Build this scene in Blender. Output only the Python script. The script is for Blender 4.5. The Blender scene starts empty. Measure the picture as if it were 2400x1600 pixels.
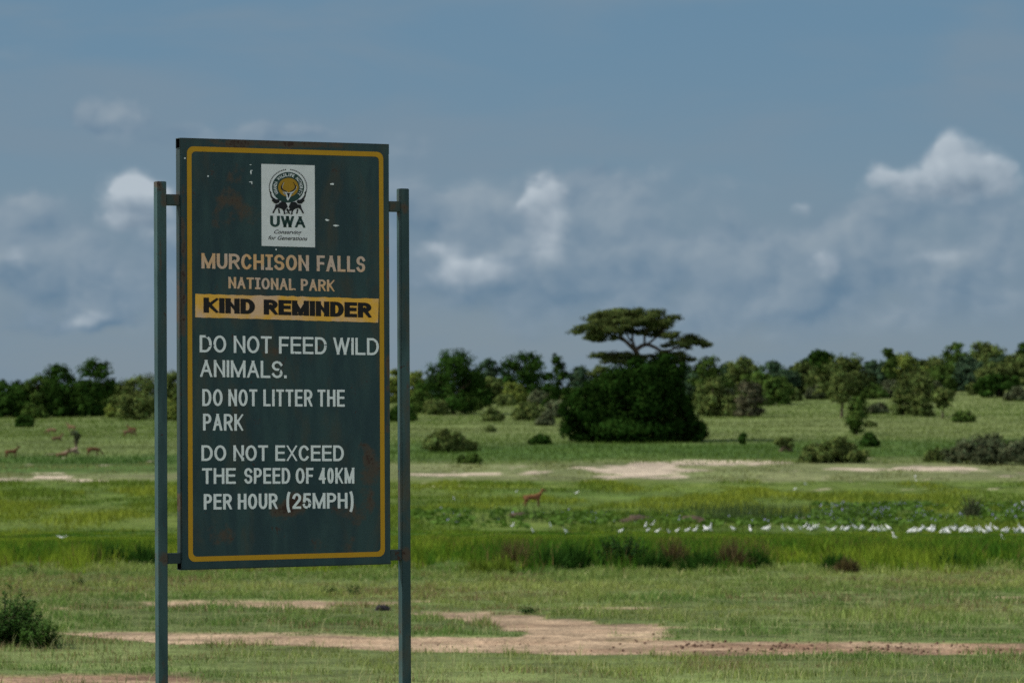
import bpy, math, random
import numpy as np
from mathutils import Vector, Matrix, Euler

S = bpy.context.scene
COL = S.collection
R = math.radians
rng = np.random.default_rng(7)
random.seed(7)

# ------------------------------------------------------------------ camera, sun, sky, exposure
F = 8550.0            # focal length in pixels of a 2400 px wide picture
HZ = 945.0            # picture row of the horizon
TILT = math.atan(145 / F)
cd = bpy.data.cameras.new('camera')
cam = bpy.data.objects.new('camera', cd); COL.objects.link(cam)
cam.location = (0, 0, 0); cam.rotation_euler = (math.pi / 2 + TILT, 0, 0)
cd.sensor_width = 36; cd.lens = 36 * F / 2400
cd.clip_start = 0.5; cd.clip_end = 20000
cd.dof.use_dof = True; cd.dof.focus_distance = 21.5; cd.dof.aperture_fstop = 6.2
S.camera = cam

EXPO = -0.25
SKY = 0.1
SUN_EL, SUN_AZ = 46.0, -93.0        # azimuth from +Y (view direction), negative = left
S.view_settings.view_transform = 'Standard'; S.view_settings.look = 'None'
S.view_settings.gamma = 1; S.view_settings.exposure = EXPO
S.view_settings.use_curve_mapping = False
try:
    S.cycles.max_bounces = 6; S.cycles.transparent_max_bounces = 6
    S.cycles.use_denoising = False
except Exception:
    pass

ld = bpy.data.lights.new('sun', 'SUN'); ld.energy = 4.6; ld.angle = R(0.5); ld.color = (1, 0.95, 0.86)
sun = bpy.data.objects.new('sun', ld); COL.objects.link(sun)
sv = Vector((math.sin(R(SUN_AZ)) * math.cos(R(SUN_EL)), math.cos(R(SUN_AZ)) * math.cos(R(SUN_EL)), math.sin(R(SUN_EL))))
sun.rotation_euler = sv.to_track_quat('Z', 'Y').to_euler(); sun.location = (-30, 0, 60)


class NT:
    """small helper for node trees"""
    def __init__(s, tree):
        s.t = tree; s.t.nodes.clear()

    def n(s, kind, **kw):
        nd = s.t.nodes.new(kind)
        for k, v in kw.items():
            setattr(nd, k, v)
        return nd

    def put(s, sock, v):
        if v is None:
            return
        if isinstance(v, bpy.types.NodeSocket):
            s.t.links.new(v, sock)
        else:
            sock.default_value = v

    def m(s, op, a, b=None, c=None, clamp=False):
        nd = s.n('ShaderNodeMath', operation=op, use_clamp=clamp)
        for i, v in enumerate((a, b, c)):
            s.put(nd.inputs[i], v)
        return nd.outputs[0]

    def mix(s, f, a, b, blend='MIX'):
        nd = s.n('ShaderNodeMix', data_type='RGBA', blend_type=blend)
        s.put(nd.inputs[0], f)
        for sock, v in ((nd.inputs[6], a), (nd.inputs[7], b)):
            s.put(sock, v if isinstance(v, bpy.types.NodeSocket) else (*v[:3], 1))
        return nd.outputs[2]

    def ramp(s, v, a, b, lo=0.0, hi=1.0):
        nd = s.n('ShaderNodeMapRange', interpolation_type='SMOOTHSTEP')
        s.put(nd.inputs[0], v)
        for i, q in zip((1, 2, 3, 4), (a, b, lo, hi)):
            nd.inputs[i].default_value = q
        return nd.outputs[0]

    def noise(s, vec, scale, detail=5, rough=0.55, dist=0.0):
        nd = s.n('ShaderNodeTexNoise')
        s.put(nd.inputs['Vector'], vec)
        nd.inputs['Scale'].default_value = scale; nd.inputs['Detail'].default_value = detail
        nd.inputs['Roughness'].default_value = rough; nd.inputs['Distortion'].default_value = dist
        return nd.outputs[0]

    def xyz(s, x, y, z):
        nd = s.n('ShaderNodeCombineXYZ')
        for i, v in enumerate((x, y, z)):
            s.put(nd.inputs[i], v)
        return nd.outputs[0]

    def sep(s, v):
        nd = s.n('ShaderNodeSeparateXYZ'); s.put(nd.inputs[0], v)
        return nd.outputs


# sky: Nishita air with procedural cloud laid over it by direction
W = bpy.data.worlds.new('World'); S.world = W; W.use_nodes = True
w = NT(W.node_tree)
out = w.n('ShaderNodeOutputWorld'); bg = w.n('ShaderNodeBackground')
bg.inputs[1].default_value = SKY
w.t.links.new(bg.outputs[0], out.inputs[0])
nis = w.n('ShaderNodeTexSky', sky_type='NISHITA')
nis.sun_disc = False; nis.sun_elevation = R(SUN_EL); nis.sun_rotation = R(SUN_AZ)
nis.altitude = 600; nis.air_density = 1.0; nis.dust_density = 0.4; nis.ozone_density = 2.0
geo = w.n('ShaderNodeTexCoord').outputs['Generated']
dx, dy, dz = w.sep(geo)
ys = w.m('MAXIMUM', dy, 0.02)
U = w.m('MULTIPLY', w.m('DIVIDE', dx, ys), 8.55)      # 1 unit = 6.7 degrees
V = w.m('MULTIPLY', w.m('DIVIDE', dz, ys), 8.55)
KS = 1.0 / (SKY * 2 ** EXPO)


def srgb(r, g, b):
    f = lambda c: ((c / 255 + 0.055) / 1.055) ** 2.4 if c > 10.3 else c / 255 / 12.92
    return (f(r), f(g), f(b))


def skyc(r, g, b):
    return tuple(c * KS for c in srgb(r, g, b))


p1 = w.xyz(U, w.m('MULTIPLY', V, 1.35), 0.37)
p2 = w.xyz(w.m('ADD', U, -0.030), w.m('MULTIPLY', w.m('ADD', V, 0.045), 1.35), 0.37)
warp = w.noise(p1, 6.0, 3)
f1 = w.noise(p1, 5.2, 8, 0.54, 0.3)
f2 = w.noise(p2, 5.2, 8, 0.54, 0.3)


def puff(dx_, dy_):
    """cauliflower heads: soft cells at three sizes on a warped plane"""
    tot = None
    q1 = w.m('ADD', w.m('ADD', U, dx_), w.m('MULTIPLY', w.m('SUBTRACT', f1, .5), .10)); q2 = w.m('ADD', w.m('ADD', V, dy_), w.m('MULTIPLY', w.m('SUBTRACT', warp, .5), .10))
    for sc_, am in ((5.5, .62), (12.0, .27), (26.0, .11)):
        vo = w.n('ShaderNodeTexVoronoi', feature='SMOOTH_F1', voronoi_dimensions='2D')
        w.put(vo.inputs['Vector'], w.xyz(q1, w.m('MULTIPLY', q2, 1.25), 0.0)); vo.inputs['Scale'].default_value = sc_; vo.inputs['Smoothness'].default_value = .6
        v_ = w.m('MULTIPLY', w.m('SUBTRACT', 1.0, vo.outputs['Distance']), am)
        tot = v_ if tot is None else w.m('ADD', tot, v_)
    return tot


b1 = puff(0.0, 0.0); b2 = puff(-0.022, 0.030)
f1 = w.m('ADD', w.m('MULTIPLY', f1, .55), w.m('MULTIPLY', w.m('SUBTRACT', b1, .12), .62))
f2 = w.m('ADD', w.m('MULTIPLY', f2, .55), w.m('MULTIPLY', w.m('SUBTRACT', b2, .12), .62))
relief = w.m('MULTIPLY', w.m('SUBTRACT', f1, f2), .9)


wn1 = w.noise(w.xyz(U, V, 7.7), 4.5, 4, 0.55); wn2 = w.noise(w.xyz(U, V, 3.1), 4.5, 4, 0.55)
UW = w.m('ADD', U, w.m('MULTIPLY', w.m('SUBTRACT', wn1, 0.5), 0.24)); VW = w.m('ADD', V, w.m('MULTIPLY', w.m('SUBTRACT', wn2, 0.5), 0.15))


def blobs(lst):
    acc = tot = None
    for (cx, cy, rx, ry, amp) in lst:
        a = w.m('MULTIPLY', w.m('SUBTRACT', UW, (cx - 1200) / 1000), 1000 / rx)
        b = w.m('MULTIPLY', w.m('SUBTRACT', VW, (HZ - cy) / 1000), 1000 / ry)
        r2 = w.m('ADD', w.m('MULTIPLY', a, a), w.m('MULTIPLY', b, b))
        g = w.m('MULTIPLY', w.m('POWER', 2.718, w.m('MULTIPLY', r2, -0.8)), amp)
        t = w.m('MULTIPLY', g, b)
        acc = g if acc is None else w.m('ADD', acc, g)
        tot = t if tot is None else w.m('ADD', tot, t)
    return acc, tot


bright, btop = blobs([(2255, 385, 46, 52, .85), (2352, 395, 42, 44, .75), (2290, 432, 95, 28, .75), (2150, 442, 85, 26, .75), (2095, 415, 34, 26, .5), (2200, 415, 50, 36, .5),
                      (310, 470, 48, 55, 1.0), (352, 455, 40, 50, .8), (268, 512, 40, 18, .6), (1200, 488, 34, 16, .8), (1248, 474, 36, 32, .8),
                      (1292, 460, 28, 44, .75), (1005, 580, 60, 24, .7), (1140, 650, 90, 40, .6), (1060, 640, 60, 40, .45), (1240, 560, 60, 50, .35), (1330, 450, 30, 30, .4), (60, 600, 50, 40, .35), (230, 640, 60, 40, .35), (140, 755, 100, 18, .45), (2170, 600, 60, 20, .35),
                      (1925, 612, 55, 30, .6), (1875, 485, 45, 26, .5), (1290, 520, 50, 60, .5)])
dull, dtop = blobs([(195, 245, 60, 32, 1.2), (265, 275, 50, 22, 1.0), (1345, 475, 70, 45, .9), (1150, 600, 210, 130, .95), (1390, 520, 90, 70, .8), (70, 600, 130, 90, .8),
                    (240, 670, 130, 80, .8), (130, 758, 130, 24, .9), (1520, 650, 190, 110, .8), (2010, 590, 110, 70, .9), (1900, 640, 120, 60, .7),
                    (2230, 470, 200, 40, .8), (560, 318, 210, 26, 1.1), (1000, 330, 160, 40, .4), (1500, 430, 200, 40, .5), (1800, 740, 300, 70, .7), (960, 480, 110, 70, .7), (80, 490, 80, 35, .7),
                    (2250, 690, 160, 70, .6), (40, 110, 90, 26, .4), (1650, 560, 120, 30, .5), (420, 560, 120, 90, .6), (2330, 560, 110, 60, .5)])
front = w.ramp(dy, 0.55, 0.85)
veil = w.noise(w.xyz(w.m('MULTIPLY', U, 0.8), w.m('MULTIPLY', V, 3.0), 4.2), 2.0, 5, 0.5, 0.4)
blue = w.mix(w.ramp(V, 0.15, 0.95), skyc(108, 131, 152), skyc(93, 129, 156))
air = w.mix(0.82, nis.outputs[0], blue)
air = w.mix(w.ramp(veil, 0.36, 0.72, 0, .75), air, skyc(121, 142, 159))
nf = w.m('SUBTRACT', f1, 0.5)
bank = w.m('MULTIPLY', w.ramp(V, 0.62, 0.30, 0, 0.26), w.ramp(V, 0.10, 0.32, 0.25, 1.0))
dd = w.m('MULTIPLY', w.m('ADD', w.m('MULTIPLY', dull, w.ramp(V, 0.08, 0.30, 0.55, 1.0)), bank), w.m('ADD', 1.0, w.m('MULTIPLY', nf, 2.6)))
dm = w.ramp(dd, 0.18, 0.95)
dcol = w.mix(w.m('ADD', 0.48, w.m('ADD', w.m('MULTIPLY', relief, 2.0), w.m('MULTIPLY', dtop, 0.40)), clamp=True), skyc(97, 125, 149), skyc(147, 162, 174))
c = w.mix(w.m('MULTIPLY', dm, 0.85), air, dcol)
bd_ = w.m('MULTIPLY', bright, w.m('ADD', 1.0, w.m('MULTIPLY', nf, 2.2)))
bm = w.ramp(bd_, 0.14, 0.92)
bcol = w.mix(w.m('ADD', 0.60, w.m('ADD', w.m('MULTIPLY', relief, 1.7), w.m('MULTIPLY', btop, 0.50)), clamp=True), skyc(116, 136, 154), skyc(184, 195, 204))
c = w.mix(w.m('MULTIPLY', bm, 0.90), c, bcol)
# unseen rest of the dome: bright broken cumulus added to light the board front
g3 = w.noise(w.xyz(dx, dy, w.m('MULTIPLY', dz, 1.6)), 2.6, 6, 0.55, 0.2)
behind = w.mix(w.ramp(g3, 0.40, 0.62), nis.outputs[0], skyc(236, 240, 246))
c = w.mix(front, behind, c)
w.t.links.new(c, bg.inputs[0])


# ------------------------------------------------------------------ helpers
def lat(ix, iy, seed):
    h = (ix.astype(np.int64) * 374761393 + iy.astype(np.int64) * 668265263 + seed * 1442695041) & 0xffffffff
    h = ((h ^ (h >> 13)) * 1274126177) & 0xffffffff
    return ((h ^ (h >> 16)) & 0xffff) / 65535.0


def vn(x, y, seed=0):
    x = np.asarray(x, float); y = np.asarray(y, float)
    ix, iy = np.floor(x), np.floor(y); fx, fy = x - ix, y - iy
    fx = fx * fx * (3 - 2 * fx); fy = fy * fy * (3 - 2 * fy)
    return ((lat(ix, iy, seed) * (1 - fx) + lat(ix + 1, iy, seed) * fx) * (1 - fy)
            + (lat(ix, iy + 1, seed) * (1 - fx) + lat(ix + 1, iy + 1, seed) * fx) * fy)


def fbm(x, y, seed=0, o=4):
    x = np.asarray(x, float); y = np.asarray(y, float)
    a = 0; amp = .5; t = 0
    for i in range(o):
        a = a + vn(x, y, seed + i * 17) * amp; t += amp; x = x * 2.03; y = y * 2.03; amp *= .5
    return a / t


def sstep(v, a, b):
    t = np.clip((np.asarray(v, float) - a) / (b - a), 0, 1)
    return t * t * (3 - 2 * t)


_tab = [(-200, -2.4), (0, -2.45), (19, -2.5), (36, None, 1600), (50, None, 1512), (68, None, 1418), (95, None, 1340), (190, None, 1246),
        (280, None, 1170), (350, None, 1120), (400, None, 1084), (460, None, 1036), (600, None, 984), (800, None, 941), (900, None, 926),
        (1050, None, 922), (1500, -4), (4000, -60), (9000, -200)]
_td = np.array([t[0] for t in _tab], float)
_tz = np.array([t[1] if t[1] is not None else -(t[2] - HZ) / F * t[0] for t in _tab], float)
_gd = np.concatenate([np.arange(-200, 1200, 1.0), np.arange(1200, 9001, 20.0)])
_gz = np.interp(_gd, _td, _tz)
for _ in range(3):                       # round the creases of the profile
    k = np.ones(17) / 17
    sm = np.convolve(np.pad(_gz, 8, mode='edge'), k, 'valid')
    _gz = np.where(_gd < 1150, sm, _gz)


def gz(x, y):
    x = np.asarray(x, float); y = np.asarray(y, float)
    z = np.interp(y, _gd, _gz)
    tl = np.interp(y, [480, 660, 900, 1500], [0, 1.2, 3.5, 4.0])
    z = z + tl * np.clip(x / np.maximum(0.14 * y, 5), -1.3, 1.3)
    far = np.interp(y, [100, 200, 500], [0, 1, 2.0])
    z = z + (fbm(x / 14, y / 14, 3) - .5) * 0.28 * (1 + far * .4) * np.interp(y, [15, 40], [0.1, 1])
    return z


CA, SA = math.cos(TILT), math.sin(TILT)


def px_of(x, y, z):
    """row and column (2400 px picture) of world points, used to read the survey of the photograph"""
    yc = y * CA + z * SA; zc = -y * SA + z * CA
    yc = np.maximum(yc, 0.5)
    return 1200 + F * x / yc, 800 - F * zc / yc


_ds = np.concatenate([np.arange(30, 300, .25), np.arange(300, 1060, .5)])


def at(px, row):
    """ground point seen at a picture position: (x, y, z)"""
    xs = (px - 1200) / F * _ds
    zs = gz(xs, _ds)
    _, rr = px_of(xs, _ds, zs)
    i = int(np.argmax(rr <= row)) if (rr <= row).any() else len(_ds) - 1
    return float(xs[i]), float(_ds[i]), float(zs[i])


def atd(px, d):
    x = (px - 1200) / F * d
    return float(x), float(d), float(gz(x, d))


def mesh_np(name, V, Fc, col=None, mats=(), smooth=False, mi=None):
    V = np.asarray(V, np.float32); Fc = np.asarray(Fc, np.int32)
    m = bpy.data.meshes.new(name)
    m.vertices.add(len(V)); m.vertices.foreach_set('co', V.ravel())
    n, k = Fc.shape
    m.loops.add(n * k); m.loops.foreach_set('vertex_index', Fc.ravel())
    m.polygons.add(n); m.polygons.foreach_set('loop_start', np.arange(0, n * k, k, dtype=np.int32))
    try:
        m.polygons.foreach_set('loop_total', np.full(n, k, dtype=np.int32))
    except Exception:
        pass
    if smooth:
        m.polygons.foreach_set('use_smooth', np.ones(n, dtype=bool))
    if mi is not None:
        m.polygons.foreach_set('material_index', np.asarray(mi, np.int32))
    if col is not None:
        a = m.attributes.new('col', 'FLOAT_COLOR', 'POINT')
        c4 = np.ones((len(V), 4), np.float32); c4[:, :3] = col
        a.data.foreach_set('color', c4.ravel())
    for q in mats:
        m.materials.append(q)
    m.update(calc_edges=True)
    return m


def link(name, data, parent=None, loc=None):
    o = bpy.data.objects.new(name, data); COL.objects.link(o)
    if loc is not None:
        o.location = loc
    if parent is not None:
        o.parent = parent
    return o


def tag(o, label=None, cat=None, group=None, kind=None):
    for k, v in (('label', label), ('category', cat), ('group', group), ('kind', kind)):
        if v:
            o[k] = v
    return o


def empty(name, loc, label=None, cat=None, group=None):
    o = link(name, None, loc=loc)
    o.empty_display_size = 0.2
    return tag(o, label, cat, group)


# ------------------------------------------------------------------ materials
def mat_leaf(name, transl=0.28, tint=(1, 1, 1), rough=True, nscale=0.0):
    m = bpy.data.materials.new(name); m.use_nodes = True
    t = NT(m.node_tree)
    o = t.n('ShaderNodeOutputMaterial')
    at_ = t.n('ShaderNodeAttribute', attribute_name='col')
    c = t.mix(1.0, at_.outputs[0], tint, 'MULTIPLY')
    if nscale:
        nz = t.noise(t.n('ShaderNodeNewGeometry').outputs['Position'], nscale, 3)
        c = t.mix(1.0, c, t.mix(nz, (.65, .65, .65), (1.35, 1.35, 1.35)), 'MULTIPLY')
    d = t.n('ShaderNodeBsdfDiffuse'); tr = t.n('ShaderNodeBsdfTranslucent')
    t.put(d.inputs[0], c); t.put(tr.inputs[0], t.mix(1.0, c, (1.1, 1.15, .7), 'MULTIPLY'))
    ms = t.n('ShaderNodeMixShader'); ms.inputs[0].default_value = transl
    t.t.links.new(d.outputs[0], ms.inputs[1]); t.t.links.new(tr.outputs[0], ms.inputs[2])
    t.t.links.new(ms.outputs[0], o.inputs[0])
    return m


def mat_ground():
    m = bpy.data.materials.new('ground'); m.use_nodes = True
    t = NT(m.node_tree)
    o = t.n('ShaderNodeOutputMaterial'); b = t.n('ShaderNodeBsdfPrincipled')
    b.inputs['Roughness'].default_value = 1.0; b.inputs['Specular IOR Level'].default_value = 0.1
    pos = t.n('ShaderNodeNewGeometry').outputs['Position']
    c = t.n('ShaderNodeAttribute', attribute_name='col').outputs[0]
    n1 = t.noise(pos, 0.9, 8, 0.65); n2 = t.noise(pos, 14.0, 4, 0.6); n3 = t.noise(pos, 0.09, 5, 0.6)
    for n_, lo, hi in ((n1, .62, 1.38), (n2, .72, 1.28), (n3, .75, 1.25)):
        f = t.ramp(n_, .3, .7, lo, hi)
        c = t.mix(1.0, c, t.xyz(f, f, f), 'MULTIPLY')
    t.put(b.inputs['Base Color'], c)
    bp = t.n('ShaderNodeBump'); bp.inputs['Strength'].default_value = .5; bp.inputs['Distance'].default_value = .06
    t.put(bp.inputs['Height'], t.m('ADD', n2, n1)); t.t.links.new(bp.outputs[0], b.inputs['Normal'])
    t.t.links.new(b.outputs[0], o.inputs[0])
    return m


def mat_simple(name, a, b, scale=8, rough=.8, stretch=(1, 1, 1), spec=.2):
    m = bpy.data.materials.new(name); m.use_nodes = True
    t = NT(m.node_tree)
    o = t.n('ShaderNodeOutputMaterial'); p = t.n('ShaderNodeBsdfPrincipled')
    p.inputs['Roughness'].default_value = rough; p.inputs['Specular IOR Level'].default_value = spec
    tc = t.n('ShaderNodeTexCoord').outputs['Object']
    mp = t.n('ShaderNodeMapping'); t.put(mp.inputs[0], tc); mp.inputs['Scale'].default_value = stretch
    f = t.ramp(t.noise(mp.outputs[0], scale, 6, .6), .32, .68)
    t.put(p.inputs['Base Color'], t.mix(f, a, b))
    t.t.links.new(p.outputs[0], o.inputs[0])
    return m


LEAF = mat_leaf('leaf', .22)
TREELEAF = mat_leaf('tree_leaf', .04)
GRASS = mat_leaf('grass_blade', .30, nscale=0.0)
BARK = mat_simple('bark', (.05, .038, .026), (.11, .085, .06), 6, .9)

# ------------------------------------------------------------------ ground
# survey of bare earth: picture ellipses (centre column, row, half width, half height) read into world coordinates
DIRT = [(640, 1413, 270, 9, 1), (640, 1416, 150, 10, 1), (860, 1412, 90, 8, .8), (130, 1424, 40, 5, .8), (250, 1422, 120, 4, .5),
        (1060, 1440, 110, 11, 1), (1180, 1446, 120, 12, 1), (1280, 1462, 130, 17, 1.1), (1430, 1470, 150, 13, 1), (1560, 1468, 70, 7, .7),
        (1330, 1488, 110, 22, 1.1), (1470, 1492, 140, 12, .8), (1400, 1424, 160, 4, .8), (990, 1406, 40, 4, .8), (1690, 1473, 35, 5, .6),
        (2360, 1397, 45, 5, .8), (2055, 1378, 25, 3, .6), (2290, 1400, 40, 3, .4), (180, 1588, 330, 14, 1), (60, 1594, 200, 12, 1), (520, 1600, 300, 7, .8),
        (190, 1482, 60, 8, .7), (1020, 1597, 500, 4, .45), (2270, 1487, 60, 4, .5)]
LINE = [(150, 1482, 9), (280, 1488, 12), (400, 1494, 15), (700, 1499, 17), (970, 1507, 17), (1300, 1513, 21), (1640, 1514, 20), (1900, 1516, 15), (2150, 1518, 15), (2400, 1519, 14)]
LX = np.array([l[0] for l in LINE], float); LY = np.array([l[1] for l in LINE], float); LH = np.array([l[2] for l in LINE], float)
DIRTF = [(1060, 1112, 130, 2.6, .8), (1200, 1110, 90, 2.6, .75), (1330, 1106, 120, 4, .9), (1450, 1103, 150, 9, 1.1), (1540, 1097, 120, 9, 1.1), (1620, 1086, 150, 5, 1), (1720, 1083, 130, 4, 1),
         (1490, 1116, 110, 5, .9), (2010, 1099, 70, 4, .8), (2200, 1098, 75, 6, 1), (2140, 1097, 50, 4, .8), (125, 1118, 45, 4, .85), (30, 1124, 50, 2.6, .75), (190, 1125, 40, 2.8, .75), (250, 1126, 70, 2.4, .75), (330, 1125, 50, 3, .6)]
GRASSY = [(1340, 1107, 75, 6), (1650, 1094, 90, 5)]


def dirt_mask(x, y):
    z = gz(x, y)
    px, row = px_of(x, y, z)
    near = np.zeros_like(px); far = np.zeros_like(px)
    wob = (fbm(x / 1.6, y / 1.5, 21, 6) - .5) * 1.25
    for (cx, cy, rx, ry, a) in DIRT:
        near = np.maximum(near, a * np.exp(-(((px - cx) / rx) ** 4 + ((row - cy) / ry) ** 2) * .7))
    ly = np.interp(px, LX, LY); lh = np.interp(px, LX, LH) * sstep(px, 60, 330)
    near = np.maximum(near, 1.1 * np.exp(-((row - ly) / np.maximum(lh, 1)) ** 4))
    mn = sstep(near * .95 + wob * .9, .40, .66)
    wobf = (fbm(x / 2.4, y / 6, 22, 6) - .5) * 2.1
    for (cx, cy, rx, ry, a) in DIRTF:
        far = np.maximum(far, a * np.exp(-(((px - cx) / rx) ** 4 + ((row - cy) / ry) ** 2) * .7))
    for (cx, cy, rx, ry) in GRASSY:
        far = far - 1.3 * np.exp(-(((px - cx) / rx) ** 2 + ((row - cy) / ry) ** 2))
    mf = sstep(far + wobf * .8, .36, .58)
    ok = (y > 30)
    return np.where(ok & (row > 1350), mn, 0), np.where(ok & (row < 1150) & (row > 1070), mf, 0)


def ground_col(x, y):
    z = gz(x, y); px, row = px_of(x, y, z)
    n = fbm(x / 9, y / 16, 5)[..., None]; n2 = fbm(x / 2.5, y / 4, 6)[..., None]
    A = np.array
    short = A((.160, .185, .066)) * (1 - n) + A((.110, .160, .048)) * n
    short = short * (.75 + .5 * n2)
    lush = A((.060, .110, .018)) * (1 - n) + A((.095, .140, .024)) * n
    swamp = A((.085, .140, .028)) * (1 - n) + A((.140, .175, .035)) * n
    dry = A((.185, .195, .090)) * (1 - n) + A((.135, .170, .060)) * n
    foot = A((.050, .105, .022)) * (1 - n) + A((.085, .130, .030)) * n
    hill = A((.125, .165, .052)) * (1 - n) + A((.155, .185, .066)) * n
    hi = sstep(fbm(x / 60, y / 90, 31), .4, .65)[..., None]
    hill = hill * (1 - .35 * hi) + A((.075, .125, .030)) * .35 * hi
    wob = (fbm(x / 12, y / 20, 8) - .5)
    r = row + wob * np.interp(row, [950, 1100, 1300, 1600], [12, 14, 30, 30])
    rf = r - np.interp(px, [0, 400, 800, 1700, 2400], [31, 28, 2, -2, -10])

    def band(a, b, c, d, r=r):
        return (sstep(r, a, b) * (1 - sstep(r, c, d)))[..., None]
    c = hill
    k = band(1076, 1086, 1122, 1134); c = c * (1 - k) + dry * k
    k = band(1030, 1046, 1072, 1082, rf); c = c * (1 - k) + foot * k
    k = band(1122, 1134, 1340, 1344); c = c * (1 - k) + swamp * k
    k = band(1225, 1245, 1328, 1338); c = c * (1 - k) + lush * k
    k = sstep(r, 1326, 1342)[..., None]; c = c * (1 - k) + short * k
    return c


ROWS = np.concatenate([np.arange(-60, 30, 3.0), 30 * 1.0045 ** np.arange(0, 270), 30 * 1.0045 ** 270 * 1.007 ** np.arange(0, 335), 1060 * 1.06 ** np.arange(0, 37)])
ROWS = np.unique(np.round(ROWS, 3))
sc_ = np.linspace(-1, 1, 401)
side = 1 + np.geomspace(.02, 30, 22)
SC = np.concatenate([-side[::-1], sc_, side])
YY = np.repeat(ROWS[:, None], len(SC), 1)
XX = SC[None, :] * (4 + 0.17 * np.abs(YY))
ZZ = gz(XX, YY)
mn, mf = dirt_mask(XX, YY)
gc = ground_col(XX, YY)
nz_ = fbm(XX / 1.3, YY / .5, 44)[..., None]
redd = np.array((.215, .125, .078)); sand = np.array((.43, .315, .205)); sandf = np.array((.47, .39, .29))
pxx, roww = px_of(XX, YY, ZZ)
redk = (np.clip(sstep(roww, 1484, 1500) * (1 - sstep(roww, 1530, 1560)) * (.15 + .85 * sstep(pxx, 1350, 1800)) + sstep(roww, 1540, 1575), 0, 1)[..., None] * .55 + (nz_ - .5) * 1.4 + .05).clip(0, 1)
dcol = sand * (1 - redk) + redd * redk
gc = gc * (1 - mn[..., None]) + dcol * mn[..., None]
gc = gc * (1 - mf[..., None]) + sandf * (.85 + .3 * nz_) * mf[..., None]
ZZ = ZZ - mn * .03 + mn * (fbm(XX / .5, YY / .35, 45) - .5) * .07 + mn * (fbm(XX / 6, YY / .3, 46) - .5) * .07
nr, nc = XX.shape
idx = np.arange(nr * nc).reshape(nr, nc)
quads = np.stack([idx[:-1, :-1], idx[:-1, 1:], idx[1:, 1:], idx[1:, :-1]], -1).reshape(-1, 4)
GM = mat_ground()
gv = np.stack([XX, YY, ZZ], -1).reshape(-1, 3)
tag(link('ground', mesh_np('ground', gv, quads, gc.reshape(-1, 3), [GM], True)), kind='structure')
for nm, mk in (('dirt_track', mn), ('sand_path', mf)):
    keep = (np.minimum.reduce([mk[:-1, :-1], mk[:-1, 1:], mk[1:, 1:], mk[1:, :-1]]) > .6).ravel()
    q = quads[keep]; u_, inv_ = np.unique(q, return_inverse=True)
    v_ = gv[u_] + np.array((0, 0, .004 if nm == 'dirt_track' else .02))
    tag(link(nm, mesh_np(nm, v_, inv_.reshape(-1, 4), gc.reshape(-1, 3)[u_], [GM], True)), kind='structure')


# ------------------------------------------------------------------ grass (nobody could count it)
def blades(name, x, y, h, wd, col, lean=.35, clump=0.0):
    n = len(x); z = gz(x, y)
    th = rng.uniform(0, 2 * math.pi, n); la = rng.uniform(0, 2 * math.pi, n); lm = rng.uniform(0.05, lean, n) * h
    tx, ty = np.cos(th) * wd / 2, np.sin(th) * wd / 2
    lx, ly = np.cos(la) * lm, np.sin(la) * lm
    P = np.empty((n, 5, 3), np.float32)
    for i, (f, ww) in enumerate(((0, -1), (0, 1), (.55, -.7), (.55, .7), (1, 0))):
        P[:, i, 0] = x + tx * ww + lx * f * f; P[:, i, 1] = y + ty * ww + ly * f * f
        P[:, i, 2] = z - .02 + h * f * (1 - .12 * f)
    b = (np.arange(n) * 5)[:, None]
    T = np.concatenate([b + np.array([[0, 1, 3]]), b + np.array([[0, 3, 2]]), b + np.array([[2, 3, 4]])], 1).reshape(-1, 3)
    C = np.repeat(col[:, None, :], 5, 1).reshape(-1, 3)
    return tag(link(name, mesh_np(name, P.reshape(-1, 3), T, C, [GRASS])), kind='stuff')


def scatter(n, d0, d1, pw=0.0, wide=.172):
    """points in the field, pw = 0: even in distance; larger = denser towards the viewer"""
    t = rng.random(n)
    d = d0 * (d1 / d0) ** t if pw else d0 + (d1 - d0) * t
    return rng.uniform(-1, 1, n) * (d * wide + 1.0), d


def pick(*cols):
    cols = np.array(cols)
    return lambda n: cols[rng.integers(0, len(cols), n)]


# short grass on the near bank
n = 470000
x, y = scatter(n, 30, 104)
mnv, _ = dirt_mask(x, y)
edge = fbm(x / 1.1, y / 1.1, 61)
bare = sstep(fbm(x / 5, y / 9, 62), .58, .72) * .4
keep = (rng.random(n) > mnv * (1.02 + .3 * (fbm(x / .7, y / .7, 67, 3) > .42))) & (edge > .2) & (rng.random(n) > bare)
x, y = x[keep], y[keep]; n = len(x)
k = fbm(x / 6, y / 9, 63)[:, None]; k2 = fbm(x / 1.4, y / 2.0, 64)[:, None]
k4 = fbm(x / .45, y / .6, 66, 2)[:, None]
base = np.array((.228, .262, .084)) * (1 - sstep(k, .3, .7)) + np.array((.112, .182, .050)) * sstep(k, .3, .7)
base = base * (.45 + .6 * k2 + .6 * k4) * rng.uniform(.55, 1.45, (n, 1))
straw = rng.random(n) < .06
base[straw] = np.array((.50, .46, .24)) * rng.uniform(.7, 1.1, (straw.sum(), 1))
dead = (rng.random(n) < .45) & (fbm(x / 2.6, y / 4, 68) > .57)
base[dead] = np.array((.26, .20, .11)) * rng.uniform(.6, 1.2, (dead.sum(), 1))
tall = sstep(k2[:, 0], .5, .75)
blades('short_grass', x, y, (.03 + .05 * tall + .11 * sstep(k4[:, 0], .52, .85)) * rng.uniform(.6, 1.5, n) * np.interp(y, [30, 60, 100], [1, 1.1, 1.5]), .0065 * y / 36 * rng.uniform(.8, 1.7, n), base, .9)
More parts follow.
